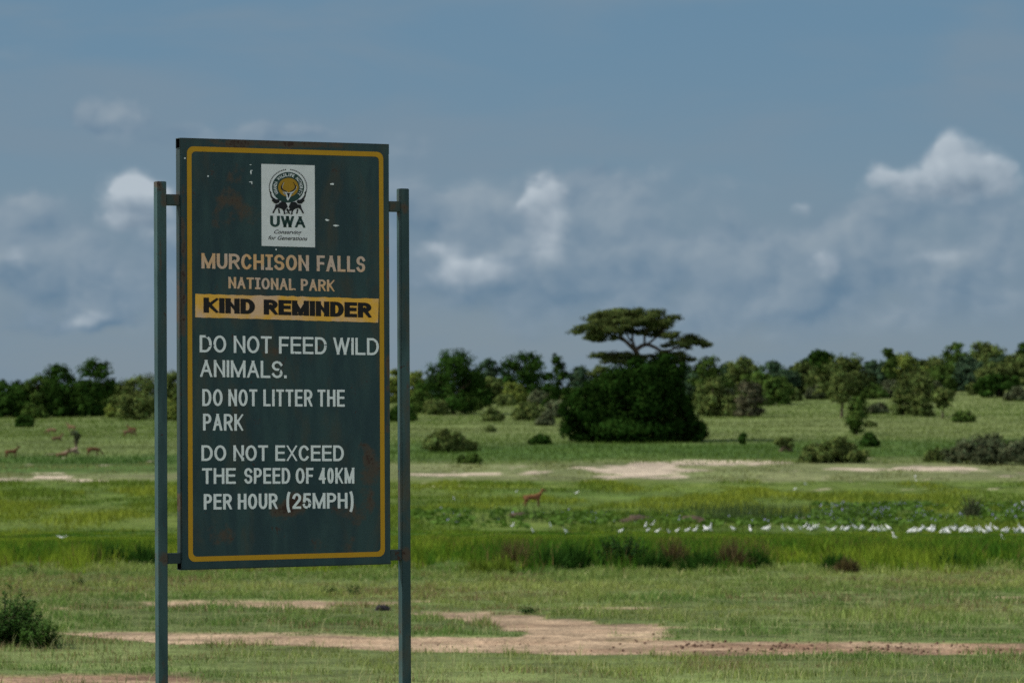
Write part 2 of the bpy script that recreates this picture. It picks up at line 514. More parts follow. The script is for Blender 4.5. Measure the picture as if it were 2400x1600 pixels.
# wispy seed stems in the foreground
n = 5000
x, y = scatter(n, 33, 70); mnv, _ = dirt_mask(x, y); kk = (mnv < .3); x, y = x[kk], y[kk]; n = len(x)
blades('grass_stems', x, y, rng.uniform(.12, .34, n), np.full(n, .009), np.array((.40, .40, .20)) * rng.uniform(.6, 1.2, (n, 1)), .7)
# tall grass belt
n = 260000
x, y = scatter(n, 93, 188)
px, row = px_of(x, y, gz(x, y))
fr = 1338 + (fbm(px / 90, px * 0 + 1, 71, 5) - .5) * 60 - 6 * np.exp(-((px - 1060) / 120) ** 2)
k = fbm(x / 1.7, y / 3.2, 72, 3); k2 = fbm(x / 5, y / 9, 73); k3 = fbm(x / .8, y / 1.3, 75, 2)
nrf = np.clip((fr - row) / 26, 0, 1)
keep = (row < fr) & (k > .33) & (rng.random(n) < .2 + .8 * nrf)
x, y, k, k2, k3, px, row, nrf = (q[keep] for q in (x, y, k, k2, k3, px, row, nrf)); n = len(x)
hgt = np.interp(y, [95, 106, 150, 165, 188], [.50, .80, .72, .34, .22]) * (.30 + 1.35 * sstep(k, .3, .75)) * (.6 + .8 * k3) * rng.uniform(.55, 1.35, n)
hgt *= np.interp(px, [0, 300, 1000, 1250, 1750, 1900, 2400], [.8, .95, .75, 1.12, 1.12, 1.0, 1.0])
c1 = np.array((.205, .270, .030)); c2 = np.array((.060, .140, .016)); c3 = np.array((.170, .125, .050))
dkz = .16 * np.exp(-((px - 1500) / 300) ** 4) * sstep(row, 1280, 1315)
kk = sstep(k2 * .6 + k3 * .4 + dkz, .36, .62)[:, None]
col = (c1 * (1 - kk) + c2 * kk) * rng.uniform(.5, 1.5, (n, 1))
brz = np.exp(-((px - 1235) / 60) ** 2) + np.exp(-((px - 1560) / 50) ** 2) + np.exp(-((px - 1720) / 60) ** 2)
br = rng.random(n) < (.03 + .22 * sstep(fbm(x / 2.5, y / 5, 74), .56, .75) + .22 * brz * (row > 1275))
col[br] = c3 * rng.uniform(.5, 1.2, (br.sum(), 1))
cap = (np.maximum(row - np.interp(px, [0, 400, 1000, 2400], [1256, 1254, 1250, 1250]), 5) / F * y)
hgt *= .35 + .65 * nrf
hgt = np.minimum(hgt, cap * rng.uniform(.55, 1.12, n))
blades('tall_grass', x, y, hgt, .024 * y / 110 * rng.uniform(.6, 1.7, n), col, .6)
# swamp meadow
n = 170000
x, y = scatter(n, 186, 402)
_, mfv = dirt_mask(x, y)
px, row = px_of(x, y, gz(x, y))
k = fbm(x / 4, y / 16, 81); k2 = fbm(x / 14, y / 30, 82)
keep = (rng.random(n) > mfv * 1.3) & (k > .32) & (rng.random(n) < np.interp(row, [1085, 1105, 1128, 1136], [.55, .3, .35, 1]))
x, y, k, k2, row = x[keep], y[keep], k[keep], k2[keep], row[keep]; n = len(x)
kk = sstep(k, .40, .62)[:, None]; k3 = sstep(k2, .4, .6)[:, None]
col = (np.array((.110, .175, .036)) * (1 - kk) + np.array((.215, .255, .036)) * kk) * (1 - .6 * k3) + np.array((.065, .140, .028)) * .6 * k3
col = np.where((row < 1130)[:, None], np.array((.190, .205, .080)), col) * rng.uniform(.5, 1.5, (n, 1))
blades('swamp_grass', x, y, (.08 + .42 * sstep(k, .42, .7)) * rng.uniform(.6, 1.4, n) * np.where(row < 1130, .6, 1), .05 * y / 250 * rng.uniform(.7, 1.6, n), col, .7)
# grass of the far slope
n = 150000
x, y = scatter(n, 395, 980, 1)
px, row = px_of(x, y, gz(x, y))
k = fbm(x / 16, y / 40, 91); k2 = fbm(x / 50, y / 90, 92)
rf_ = row - np.interp(px, [0, 400, 800, 1700, 2400], [31, 28, 2, -2, -10])
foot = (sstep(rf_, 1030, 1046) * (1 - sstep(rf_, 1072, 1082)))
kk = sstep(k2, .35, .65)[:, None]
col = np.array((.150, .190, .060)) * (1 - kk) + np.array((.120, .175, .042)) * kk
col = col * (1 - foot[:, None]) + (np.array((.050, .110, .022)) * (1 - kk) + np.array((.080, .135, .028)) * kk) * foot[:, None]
col = col * rng.uniform(.85, 1.15, (n, 1)) * (.8 + .4 * k[:, None])
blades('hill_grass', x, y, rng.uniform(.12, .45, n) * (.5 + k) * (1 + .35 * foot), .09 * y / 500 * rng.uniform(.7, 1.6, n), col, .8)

# ------------------------------------------------------------------ floating plants and reeds in the swamp
def hyacinth():
    zones = [(1900, 2420, 1185, 1212, 1.0), (1900, 2420, 1205, 1236, .8), (1240, 1640, 1205, 1236, .6), (1640, 1900, 1215, 1238, .6), (960, 1240, 1200, 1240, .3)]
    P, T, C = [], [], []
    for (a, b, r0, r1, dens) in zones:
        m = int((b - a) * (r1 - r0) * dens * .22)
        pxs = rng.uniform(a, b, m); rws = rng.uniform(r0, r1, m)
        keepz = fbm(pxs / 45, rws / 9, 101) > .42
        for q, r in zip(pxs[keepz], rws[keepz]):
            X, Y, Z = at(q, r)
            s = rng.uniform(.10, .2); hh = rng.uniform(.12, .3); an = rng.uniform(0, 6.28); tl = rng.uniform(.2, 1.1)
            flower = rng.random() < (.07 if a >= 1900 else .03)
            for kf in range(2 if flower else 1):
                cz = Z + hh + (.12 if kf else 0)
                ss = s if not kf else rng.uniform(.03, .055)
                e1 = np.array((math.cos(an), math.sin(an), 0)) * ss
                e2 = np.array((-math.sin(an) * math.cos(tl), math.cos(an) * math.cos(tl), math.sin(tl))) * ss * (1 if not kf else 1.8)
                c0 = np.array((X, Y, cz)); i0 = len(P)
                for t6 in range(6):
                    P.append(c0 + e1 * math.cos(t6 * math.pi / 3) + e2 * math.sin(t6 * math.pi / 3))
                    C.append((.33, .31, .54) if kf else np.array((.085, .155, .030)) * rng.uniform(.7, 1.3))
                for t6 in range(1, 5):
                    T.append((i0, i0 + t6, i0 + t6 + 1))
    tag(link('water_hyacinth', mesh_np('water_hyacinth', np.array(P), np.array(T), np.array(C), [LEAF])), kind='stuff')


hyacinth()
n = 1500
pxs = np.concatenate([rng.normal(1700, 45, 500), rng.normal(1800, 60, 600), rng.normal(1560, 60, 120), rng.normal(1960, 50, 120), rng.normal(1250, 90, 160)]); n = len(pxs)
rws = rng.uniform(1205, 1226, n)
pts = np.array([at(a, b) for a, b in zip(pxs, rws)])
blades('reeds', pts[:, 0], pts[:, 1], rng.uniform(.5, 1.35, n), rng.uniform(.03, .05, n), np.array((.070, .105, .040)) * rng.uniform(.6, 1.4, (n, 1)), .35)


# ------------------------------------------------------------------ the notice board
def mat_panel(name, base, base2, rust_amt=1.0, spots=(), gloss=False):
    """old green paint with rust blotches of their own shape"""
    m = bpy.data.materials.new(name); m.use_nodes = True
    t = NT(m.node_tree)
    o = t.n('ShaderNodeOutputMaterial'); p = t.n('ShaderNodeBsdfPrincipled')
    p.inputs['Roughness'].default_value = .36 if gloss else .55; p.inputs['Specular IOR Level'].default_value = .6 if gloss else .25
    tc = t.n('ShaderNodeTexCoord').outputs['Object']
    X, Y, Z = t.sep(tc)
    st = t.xyz(t.m('MULTIPLY', X, 3.2), Y, t.m('MULTIPLY', Z, .8))
    n0 = t.noise(st, 2.4, 7, .62, .4)
    n1 = t.noise(tc, 9.0, 7, .65)
    n2 = t.noise(tc, 60.0, 4, .6)
    c = t.mix(t.ramp(n0, .38, .64), base, base2)
    c = t.mix(t.ramp(n1, .55, .75, 0, .5), c, tuple(v * 1.9 for v in base))
    # thin brown film
    c = t.mix(t.ramp(t.noise(t.xyz(t.m('MULTIPLY', X, 2.4), t.m('ADD', Y, 3.3), Z), 2.1, 6, .6, .5), .49, .70, 0, .70 * rust_amt), c, (.072, .060, .038))
    # rust eaten through
    acc = None
    for (cx, cz, rx, rz, a) in spots:
        ax = t.m('MULTIPLY', t.m('SUBTRACT', X, cx), 1 / rx); az = t.m('MULTIPLY', t.m('SUBTRACT', Z, cz), 1 / rz)
        g = t.m('MULTIPLY', t.m('POWER', 2.718, t.m('MULTIPLY', t.m('ADD', t.m('MULTIPLY', ax, ax), t.m('MULTIPLY', az, az)), -1)), a)
        acc = g if acc is None else t.m('ADD', acc, g)
    if acc is not None:
        r = t.m('ADD', acc, t.m('MULTIPLY', t.m('SUBTRACT', n1, .5), 2.2))
        c = t.mix(t.ramp(r, .38, .75, 0, .8), c, (.085, .055, .035))
        c = t.mix(t.ramp(t.m('ADD', r, t.m('MULTIPLY', t.m('SUBTRACT', n2, .5), .8)), .80, .95, 0, .9), c, (.040, .016, .010))
    c = t.mix(t.ramp(t.m('ADD', n1, t.m('MULTIPLY', n2, .35)), .80, .86, 0, .9 * rust_amt), c, (.045, .020, .012))
    t.put(p.inputs['Base Color'], c)
    bp = t.n('ShaderNodeBump'); bp.inputs['Strength'].default_value = .25; bp.inputs['Distance'].default_value = .004
    t.put(bp.inputs['Height'], n2); t.t.links.new(bp.outputs[0], p.inputs['Normal'])
    t.t.links.new(p.outputs[0], o.inputs[0])
    return m


def mat_vinyl(name, col, col2=None, wear=.12, under=(.018, .042, .045), wscale=38, rough=.6):
    """lettering film: small flakes gone, the paint beneath showing"""
    m = bpy.data.materials.new(name); m.use_nodes = True
    t = NT(m.node_tree)
    o = t.n('ShaderNodeOutputMaterial'); p = t.n('ShaderNodeBsdfPrincipled')
    p.inputs['Roughness'].default_value = rough; p.inputs['Specular IOR Level'].default_value = .25
    tc = t.n('ShaderNodeTexCoord').outputs['Object']
    c = col if col2 is None else t.mix(t.ramp(t.noise(tc, 5.5, 5, .6, .3), .40, .62), col, col2)
    c = t.mix(t.ramp(t.noise(tc, 16, 4), .35, .7, 0, .25), c, tuple(v * .72 for v in col))
    fl = t.m('ADD', t.noise(tc, wscale, 3, .5, .3), t.m('MULTIPLY', t.noise(tc, 6, 2), .35))
    th = .90 - wear
    c = t.mix(t.ramp(fl, th, th + .03), c, under)
    t.put(p.inputs['Base Color'], c)
    t.t.links.new(p.outputs[0], o.inputs[0])
    return m


GREEN_A, GREEN_B = (.018, .045, .053), (.030, .066, .068)
PANEL = mat_panel('green_panel_paint', GREEN_A, GREEN_B, .8, [(-.05, 1.10, .55, .03, .85), (-.585, .45, .02, .6, .75), (.588, .1, .02, .8, .6), (-.30, .78, .16, .22, .62), (.47, -.60, .07, .13, .85), (.40, -.82, .14, .08, .55), (-.02, -.82, .10, .05, .95), (.05, -.76, .09, .05, .8),
                                                              (-.38, -.93, .10, .16, .55), (-.15, .02, .10, .10, .45), (.30, -1.0, .20, .10, .45), (-.06, .02, .05, .03, .6)])
TUBE = mat_panel('green_tube_paint', (.024, .054, .058), (.046, .090, .092), 1.3, [(-.72, .88, .02, .03, .7), (-.685, .79, .03, .06, .7), (.69, .79, .04, .06, .8), (.69, -1.07, .04, .06, .8), (-.69, -1.06, .04, .05, .7), (-.71, .45, .012, .25, .55), (.705, -.2, .015, .3, .5), (-.70, -1.7, .02, .2, .45)])
TUBE2 = mat_panel('green_frame_paint', (.020, .038, .042), (.036, .058, .056), 1.3, [(-.62, .80, .03, .05, .8), (.62, .79, .03, .05, .7), (-.60, -.76, .02, .05, .9), (-.595, .3, .02, .3, .55), (0, 1.11, .5, .03, .7)])
YEL = mat_vinyl('yellow_border_paint', (.54, .28, .010), None, -.1)
WHITE = mat_vinyl('white_film', (.86, .88, .89), None, .03)
STICK = mat_vinyl('sticker_paper', (.80, .80, .82), None, -.25)
PEACH = mat_vinyl('faded_orange_film', (.78, .45, .22), (.68, .50, .42), .03)
BANNER = mat_vinyl('banner_film', (.92, .48, .06), (.80, .52, .36), -.02, (.74, .54, .46), 20)
BLACK = mat_vinyl('black_film', (.012, .010, .010), None, -.04, (.30, .2, .15), 30)
INK = mat_vinyl('ink', (.010, .011, .014), None, -.25)
DGREEN = mat_vinyl('dark_green_print', (.018, .055, .048), None, -.2)
GOLD = mat_vinyl('gold_print', (.42, .23, .015), None, -.25)
HOLE = mat_simple('tube_hollow', (.004, .003, .003), (.008, .006, .005), 10)

BW, BH, BT = 1.2, 2.23, .06
sign = empty('notice_board', (-1.17827, 19.10534, .25909), 'tall weathered dark green metal notice board with yellow border and white sticker', 'sign')
sign.rotation_euler = (Matrix.Rotation(.486326, 3, 'Z') @ Matrix.Rotation(-.0054433, 3, 'Y')).to_euler()


def box_mesh(name, x0, x1, y0, y1, z0, z1, mat, bev=.003):
    import bmesh
    bm = bmesh.new()
    bmesh.ops.create_cube(bm, size=1)
    for v in bm.verts:
        v.co = ((x0 + x1) / 2 + v.co.x * (x1 - x0), (y0 + y1) / 2 + v.co.y * (y1 - y0), (z0 + z1) / 2 + v.co.z * (z1 - z0))
    if bev:
        bmesh.ops.bevel(bm, geom=bm.edges[:], offset=bev, segments=2, affect='EDGES')
    m = bpy.data.meshes.new(name); bm.to_mesh(m); bm.free()
    for mm in (mat if isinstance(mat, (list, tuple)) else [mat]):
        m.materials.append(mm)
    return m


def open_tube(name, x0, x1, y0, y1, z0, z1, mat):
    """square tube along x whose left end is open"""
    import bmesh
    bm = bmesh.new(); wl = .0035
    rings = []
    for x, i in ((x0 + .14, wl), (x0, wl), (x0, 0), (x1, 0)):
        rings.append([bm.verts.new((x, yy, zz)) for yy, zz in ((y0 + i, z0 + i), (y1 - i, z0 + i), (y1 - i, z1 - i), (y0 + i, z1 - i))])
    for a, b in zip(rings, rings[1:]):
        for k in range(4):
            bm.faces.new((a[k], a[(k + 1) % 4], b[(k + 1) % 4], b[k]))
    bm.faces.new(rings[0]); bm.faces.new(rings[-1][::-1])
    bmesh.ops.recalc_face_normals(bm, faces=bm.faces[:])
    m = bpy.data.meshes.new(name); bm.to_mesh(m); bm.free(); m.materials.append(mat); m.materials.append(HOLE)
    for p in m.polygons:
        if all(m.vertices[v].co.x < x0 + .141 and (y0 + .002 < m.vertices[v].co.y < y1 - .002) for v in p.vertices):
            p.material_index = 1
    return m


hw, hh = BW / 2, BH / 2
link('panel', box_mesh('panel', -hw + .004, hw - .004, 0, .0025, -hh + .006, hh - .006, PANEL, 0), sign)
# frame of square tube behind the sheet; the top tube runs through with an open end
tb = .055
fr_ = link('frame_tube', open_tube('frame_tube', -hw, hw, .003, BT, hh - tb, hh, TUBE2), sign); fr_['label'] = 'top tube of the frame, its left end open'
link('frame_tube', box_mesh('frame_tube', -hw, -hw + tb, .003, BT, -hh + tb + .001, hh - tb - .001, TUBE2), sign)
link('frame_tube', box_mesh('frame_tube', hw - tb, hw, .003, BT, -hh + tb + .001, hh - tb - .001, TUBE2), sign)
link('frame_tube', open_tube('frame_tube', -hw, hw, .003, BT, -hh, -hh + tb, TUBE2), sign)
for (xa, zt) in ((-.7005, .888), (.694, .8815)):
    zb = -3.0
    link('post', box_mesh('post', xa - .0255, xa + .0255, .004, .056, zb, zt, TUBE), sign)
for (xa, xb, za, zb) in ((-.675, -.600, .765, .8225), (.600, .669, .757, .8125), (-.675, -.600, -1.081, -1.027), (.600, .669, -1.096, -1.040)):
    br_ = link('bracket', box_mesh('bracket', xa, xb, .007, .051, za, zb, TUBE2), sign)


def flat_mesh(name, polys, yoff, mats, thick=.0):
    """several flat polygons (lists of (u, v)) in the panel plane, joined in one mesh"""
    import bmesh
    bm = bmesh.new()
    from mathutils.geometry import tessellate_polygon
    for pl in polys:
        vs = [bm.verts.new((u, -yoff, v)) for u, v in pl]
        for tri in tessellate_polygon([[Vector((u, v, 0)) for u, v in pl]]):
            try:
                f = bm.faces.new([vs[i] for i in tri])
            except ValueError:
                continue
            f.normal_update()
            if f.normal.y > 0:
                f.normal_flip()
    m = bpy.data.meshes.new(name); bm.to_mesh(m); bm.free()
    m.materials.append(mats)
    return m


def rrect(x0, x1, z0, z1, r, n=6):
    p = []
    for (cx, cz, a0) in ((x1 - r, z1 - r, 0), (x0 + r, z1 - r, 90), (x0 + r, z0 + r, 180), (x1 - r, z0 + r, 270)):
        for i in range(n + 1):
            a = R(a0 + 90 * i / n); p.append((cx + r * math.cos(a), cz + r * math.sin(a)))
    return p


def ring_mesh(name, outer, inner, yoff, mat):
    n = len(outer)
    Vv = [(u, -yoff, v) for u, v in outer] + [(u, -yoff, v) for u, v in inner]
    Q = [(i, (i + 1) % n, n + (i + 1) % n, n + i) for i in range(n)]
    return mesh_np(name, Vv, Q, None, [mat])


link('border_line', ring_mesh('border_line', rrect(-.5630, .5640, -1.0725, 1.0720, .036), rrect(-.5372, .5382, -1.0468, 1.0463, .022), .0012, YEL), sign)


def word(txt, x0, x1, z0, z1, offset=.012, shear=0.0, z0b=None, z1b=None, slack=True):
    """flat glyph outlines of one word fitted to a box; z0b/z1b = base and top at the right end"""
    c = bpy.data.curves.new('w', 'FONT'); c.body = txt; c.size = 1; c.offset = offset; c.shear = shear; c.resolution_u = 4
    o = bpy.data.objects.new('w', c); COL.objects.link(o)
    dg = bpy.context.evaluated_depsgraph_get(); dg.update()
    me = bpy.data.meshes.new_from_object(o.evaluated_get(dg))
    n = len(me.vertices); co = np.empty(n * 3, np.float32); me.vertices.foreach_get('co', co); co = co.reshape(-1, 3)[:, :2].astype(float)
    tris = [tuple(p.vertices) for p in me.polygons]
    bpy.data.objects.remove(o); bpy.data.curves.remove(c); bpy.data.meshes.remove(me)
    cap = .729 + offset; lo = -offset
    u = (co[:, 0] - co[:, 0].min()) / (co[:, 0].max() - co[:, 0].min())
    v = (co[:, 1] - lo) / (cap - lo)
    X = x0 + u * (x1 - x0)
    z0b = z0 if z0b is None else z0b; z1b = z1 if z1b is None else z1b
    zb = z0 + (z0b - z0) * u; zt = z1 + (z1b - z1) * u
    return np.stack([X, zb + v * (zt - zb)], 1), tris


def lettering(name, words, yoff, mat, parent=None):
    Vs, Ts, k = [], [], 0
    for co, tris in words:
        Vs.append(np.stack([co[:, 0], np.full(len(co), -yoff), co[:, 1]], 1))
        for t_ in tris:
            for j in range(1, len(t_) - 1):
                Ts.append((k + t_[0], k + t_[j], k + t_[j + 1]))
        k += len(co)
    return link(name, mesh_np(name, np.concatenate(Vs), np.array(Ts), None, [mat]), parent or sign)


def arc(cx, cy, rx, ry, a0, a1, n=14):
    return [(cx + rx * math.cos(R(a0 + (a1 - a0) * i / n)), cy + ry * math.sin(R(a0 + (a1 - a0) * i / n))) for i in range(n + 1)]


VL = [(0, 0), (0, 1)]
BOWL = [(0, 1), (.5, 1)] + arc(.5, .735, .5, .265, 80, -80, 10) + [(.5, .47), (0, .47)]
GLY = {'A': (.88, [[(0, 0), (.5, 1)], [(1, 0), (.5, 1)], [(.2, .34), (.8, .34)]]), 'C': (.82, [arc(.5, .5, .5, .5, 42, 318, 22)]),
       'D': (.82, [VL, [(0, 1), (.42, 1)] + arc(.42, .5, .58, .5, 80, -80, 14) + [(.42, 0), (0, 0)]]), 'E': (.72, [VL, [(0, 1), (1, 1)], [(0, .53), (.92, .53)], [(0, 0), (1, 0)]]),
       'F': (.66, [VL, [(0, 1), (1, 1)], [(0, .5), (.88, .5)]]), 'H': (.80, [VL, [(1, 0), (1, 1)], [(0, .52), (1, .52)]]), 'I': (.0, [[(.5, 0), (.5, 1)]]), 'i': (.46, [[(.5, 0), (.5, 1)], [(0, 1), (1, 1)], [(0, 0), (1, 0)]]),
       'K': (.84, [VL, [(0, .36), (1, 1)], [(.30, .56), (1, 0)]]), 'L': (.66, [VL, [(0, 0), (1, 0)]]), 'M': (1.12, [VL, [(0, 1), (.5, .05)], [(.5, .05), (1, 1)], [(1, 1), (1, 0)]]), 'N': (.80, [VL, [(0, 1), (1, 0)], [(1, 0), (1, 1)]]),
       'O': (.88, [arc(.5, .5, .5, .5, 90, 450, 28)]), 'P': (.75, [VL, BOWL]), 'R': (.82, [VL, BOWL, [(.52, .47), (1, 0)]]),
       'S': (.76, [arc(.5, .745, .5, .255, 25, 250, 12) + arc(.5, .255, .5, .255, 70, -155, 12)]), 'T': (.74, [[(.5, 0), (.5, 1)], [(0, 1), (1, 1)]]), 'U': (.80, [[(0, 1), (0, .4)] + arc(.5, .38, .5, .38, 185, 355, 14) + [(1, .4), (1, 1)]]),
       'W': (1.20, [[(0, 1), (.25, 0)], [(.25, 0), (.5, 1)], [(.5, 1), (.75, 0)], [(.75, 0), (1, 1)]]), 'X': (.80, [[(0, 0), (1, 1)], [(0, 1), (1, 0)]]), '.': (.0, [[(.5, 0), (.5, .04)]]),
       '(': (.22, [arc(1, .42, 1, .72, 115, 245, 10)]), ')': (.22, [arc(0, .42, 1, .72, 65, -65, 10)]), '0': (.62, [arc(.5, .5, .5, .5, 90, 450, 24)]),
       '2': (.66, [arc(.5, .71, .5, .29, 165, -25, 12) + [(.08, .10)], [(0, 0), (1, 0)]]), '4': (.70, [[(.74, 0), (.74, 1)], [(.74, 1), (0, .3)], [(0, .28), (1, .28)]]),
       '5': (.66, [[(.92, 1), (.16, 1)], [(.16, 1), (.06, .50)], arc(.48, .32, .52, .32, 128, -150, 14)])}


def block(txt, x0, x1, z0, z1, pen, z0b=None, z1b=None, gap=.2):
    """signwriter's capitals: strokes of a flat pen (half widths in metres), fitted to a box that may taper to the right"""
    pxn, pz = pen
    H = z1 - z0
    ws_ = [GLY[c][0] for c in txt]
    free = (x1 - x0) - 2 * pxn * len(txt) - gap * H * .5 * (len(txt) - 1)
    k = max(free, .001) / (sum(ws_) or 1) if sum(ws_) else 0
    z0b = z0 if z0b is None else z0b; z1b = z1 if z1b is None else z1b
    co, tris, x, lay = [], [], x0, 0
    for c, wv in zip(txt, ws_):
        bw = wv * k + 2 * pxn
        for st in GLY[c][1]:
            P = [np.array((x + pxn + t_ * (bw - 2 * pxn), pz + v_ * (H - 2 * pz))) for t_, v_ in st]
            closed = np.linalg.norm(P[0] - P[-1]) < 1e-6
            if not closed:
                for e, f in ((0, 1), (-1, -2)):
                    d = P[e] - P[f]; d /= np.linalg.norm(d)
                    P[e] = P[e] + d * (abs(d[0]) * pxn + abs(d[1]) * pz)
            n_ = len(P); i0 = len(co)
            for i in range(n_):
                a = P[i - 1] if i else (P[-2] if closed else P[0]); b = P[i + 1] if i < n_ - 1 else (P[1] if closed else P[-1])
                d = b - a; d /= np.linalg.norm(d)
                o_ = np.array((-d[1] * pxn, d[0] * pz))
                for q in (P[i] + o_, P[i] - o_):
                    if c not in '()':
                        q = np.array((min(max(q[0], x - .2 * pxn), x + bw + .2 * pxn), min(max(q[1], 0), H)))
                    u_ = (q[0] - x0) / (x1 - x0)
                    zb = z0 + (z0b - z0) * u_; zt = z1 + (z1b - z1) * u_
                    co.append((q[0], zb + q[1] / H * (zt - zb), lay * .00006))
            for i in range(n_ - 1):
                tris += [(i0 + 2 * i, i0 + 2 * i + 1, i0 + 2 * i + 3), (i0 + 2 * i, i0 + 2 * i + 3, i0 + 2 * i + 2)]
            lay = (lay + 1) % 5
        x += bw + gap * H * .5
    return np.array(co), tris


def block_line(name, ws_, zb0, zt0, zb1, zt1, pen, yoff, mat, parent=None, gap=.2):
    xa, xb = ws_[0][1], ws_[-1][2]
    lin = lambda a, b, x: a + (b - a) * (x - xa) / (xb - xa)
    for t_, a, b in ws_:
        co, tr_ = block(t_, a, b, lin(zb0, zb1, a), lin(zt0, zt1, a), pen, lin(zb0, zb1, b), lin(zt0, zt1, b), gap)
        me = mesh_np(name, np.stack([co[:, 0], -yoff - co[:, 2], co[:, 1]], 1), np.array(tr_), None, [mat])
        link(name, me, parent or sign)


block_line('title_lettering', [('MURCHiSON', -.484, .1274), ('FALLS', .1724, .455)], .4413, .5206, .432, .5164, (.0088, .0064), .0014, PEACH)
block_line('title_lettering', [('NATiONAL', -.333, .0496), ('PARK', .080, .2755)], .3400, .3994, .3282, .3902, (.0068, .0050), .0014, PEACH)
ban_pts = []
for (ax, az, bx, bz, n_, am) in ((-.519, .3102, .5337, .2932, 40, .0025), (.5337, .2932, .5290, .1661, 3, 0), (.5290, .1661, -.520, .1888, 40, .0015), (-.520, .1888, -.519, .3102, 5, .002)):
    for i in range(n_):
        tt = i / n_; ban_pts.append((ax + (bx - ax) * tt, az + (bz - az) * tt + (random.uniform(-am, am) if 0 < i else 0)))
ban = link('banner', flat_mesh('banner', [ban_pts], .0013, BANNER), sign)
block_line('banner_lettering', [('KIND', -.4735, -.183), ('REMINDER', -.1332, .4905)], .2127, .2913, .1912, .2704, (.0155, .0092), .0022, BLACK, ban, .1)
WP = (.0073, .0060)
for ws_, zb0, zt0, zb1, zt1 in (([('DO', -.4959, -.3466), ('NOT', -.304, -.0877), ('FEED', -.0466, .2287), ('WILD', .2669, .5331)], .008, .0966, -.0067, .0834),
                                ([('ANIMALS.', -.494, -.0034)], -.1189, -.031, -.1275, -.038),
                                ([('DO', -.4823, -.3679), ('NOT', -.3355, -.1714), ('LITTER', -.1373, .1443), ('THE', .1741, .3319)], -.2695, -.1823, -.278, -.1888),
                                ([('PARK', -.4786, -.2516)], -.396, -.3093, -.3998, -.313),
                                ([('DO', -.488, -.3488), ('NOT', -.3083, -.1112), ('EXCEED', -.0702, .3257)], -.553, -.4721, -.5648, -.482),
                                ([('THE', -.4852, -.2952), ('SPEED', -.2471, .015), ('OF', .0459, .148), ('40KM', .1792, .3859)], -.672, -.5908, -.6839, -.600),
                                ([('PER', -.4761, -.3177), ('HOUR', -.2845, -.0582), ('(25MPH)', -.008, .3809)], -.8047, -.7244, -.8145, -.732)):
    block_line('rule_lettering', ws_, zb0, zt0, zb1, zt1, WP if ws_[0][0] != 'PER' else (.0078, .0063), .0014, WHITE)

# sticker, drawn in the pixels of an enlarged survey and mapped onto the panel
def sk(pts):
    o = []
    for X, Y in pts:
        s = (X - (88 + (Y - 100) * .006)) / 893; t_ = (Y - 100 - 30 * s * (1 - (Y - 100) / 1400 * .8)) / 1366
        o.append((-.1437 + .3068 * s, .991 - .4275 * t_))
    return o


stick = link('sticker', flat_mesh('sticker', [sk([(88, 100), (981, 130), (990, 1484), (96, 1467)])], .0014, STICK), sign)
CX, CY = 535, 492


def circ(r, n=48, cx=CX, cy=CY, sy=.95):
    return [(cx + r * math.cos(2 * math.pi * i / n), cy + r * sy * math.sin(2 * math.pi * i / n)) for i in range(n)]


emb = link('emblem_disc', flat_mesh('emblem_disc', [sk(circ(268))], .0020, DGREEN), stick)
link('emblem_sun', flat_mesh('emblem_sun', [sk(circ(170, cx=538, cy=492, sy=.92))], .0028, GOLD), emb)
lv = []
for sgn in (-1, 1):                                             # laurel of small leaves
    for i in range(21):
        a = R(-90 + sgn * (8 + i * 6.0)); rr_ = 312
        px_, py_ = CX + rr_ * math.cos(a), CY + rr_ * .95 * math.sin(a)
        for da, dr in ((.55, 22), (-.55, -22)):
            t_ = a + sgn * math.pi / 2
            tx_, ty_ = math.cos(t_ + sgn * da * 1.0), math.sin(t_ + sgn * da)
            ox_, oy_ = math.cos(a) * dr * .2, math.sin(a) * dr * .2
            nx_, ny_ = -ty_ * 6, tx_ * 6
            b0 = (px_ + ox_, py_ + oy_)
            lv.append([(b0[0] - tx_ * 14, b0[1] - ty_ * 14), (b0[0] + nx_, b0[1] + ny_), (b0[0] + tx_ * 24, b0[1] + ty_ * 24), (b0[0] - nx_, b0[1] - ny_)])
lv += [[(x2, y2) for x2, y2 in pl] for pl in (
    [(228, 540), (262, 580), (252, 612), (268, 650), (300, 668), (290, 690), (258, 676), (240, 640), (236, 600)],
    [(838, 540), (806, 580), (816, 612), (802, 650), (772, 672), (780, 694), (812, 680), (830, 640), (832, 600)])]
for sgn in (-1, 1):
    link('emblem_laurel', flat_mesh('emblem_laurel', [sk(pl) for pl in lv if (pl[0][0] - CX) * sgn > 0], .0020, INK), stick)
elL = [[(285, 735), (262, 712), (272, 680), (300, 668), (330, 690), (372, 694), (396, 718), (386, 745), (360, 760), (318, 762)],
       [(325, 775), (372, 772), (400, 745), (420, 728), (492, 738), (520, 790), (528, 820), (500, 850), (480, 880), (492, 940), (466, 940), (458, 890), (440, 860), (420, 846), (390, 838), (360, 830), (335, 850), (312, 885), (298, 920), (272, 920), (282, 890), (308, 845)],
       [(362, 842), (392, 850), (394, 880), (404, 922), (378, 924), (372, 880)],
       [(516, 838), (538, 858), (552, 890), (568, 930), (548, 936), (528, 900), (505, 872)], [(505, 905), (526, 908), (524, 932), (506, 930)]]
els = elL + [[(1072 - a, b + 4) for a, b in pl][::-1] for pl in elL[:3]] + [[(560, 850), (580, 850), (584, 880), (562, 888), (546, 872)]]
link('emblem_elephants', flat_mesh('emblem_elephant', [sk(pl) for pl in els], .0036, INK), stick).name = 'emblem_elephant_pair'


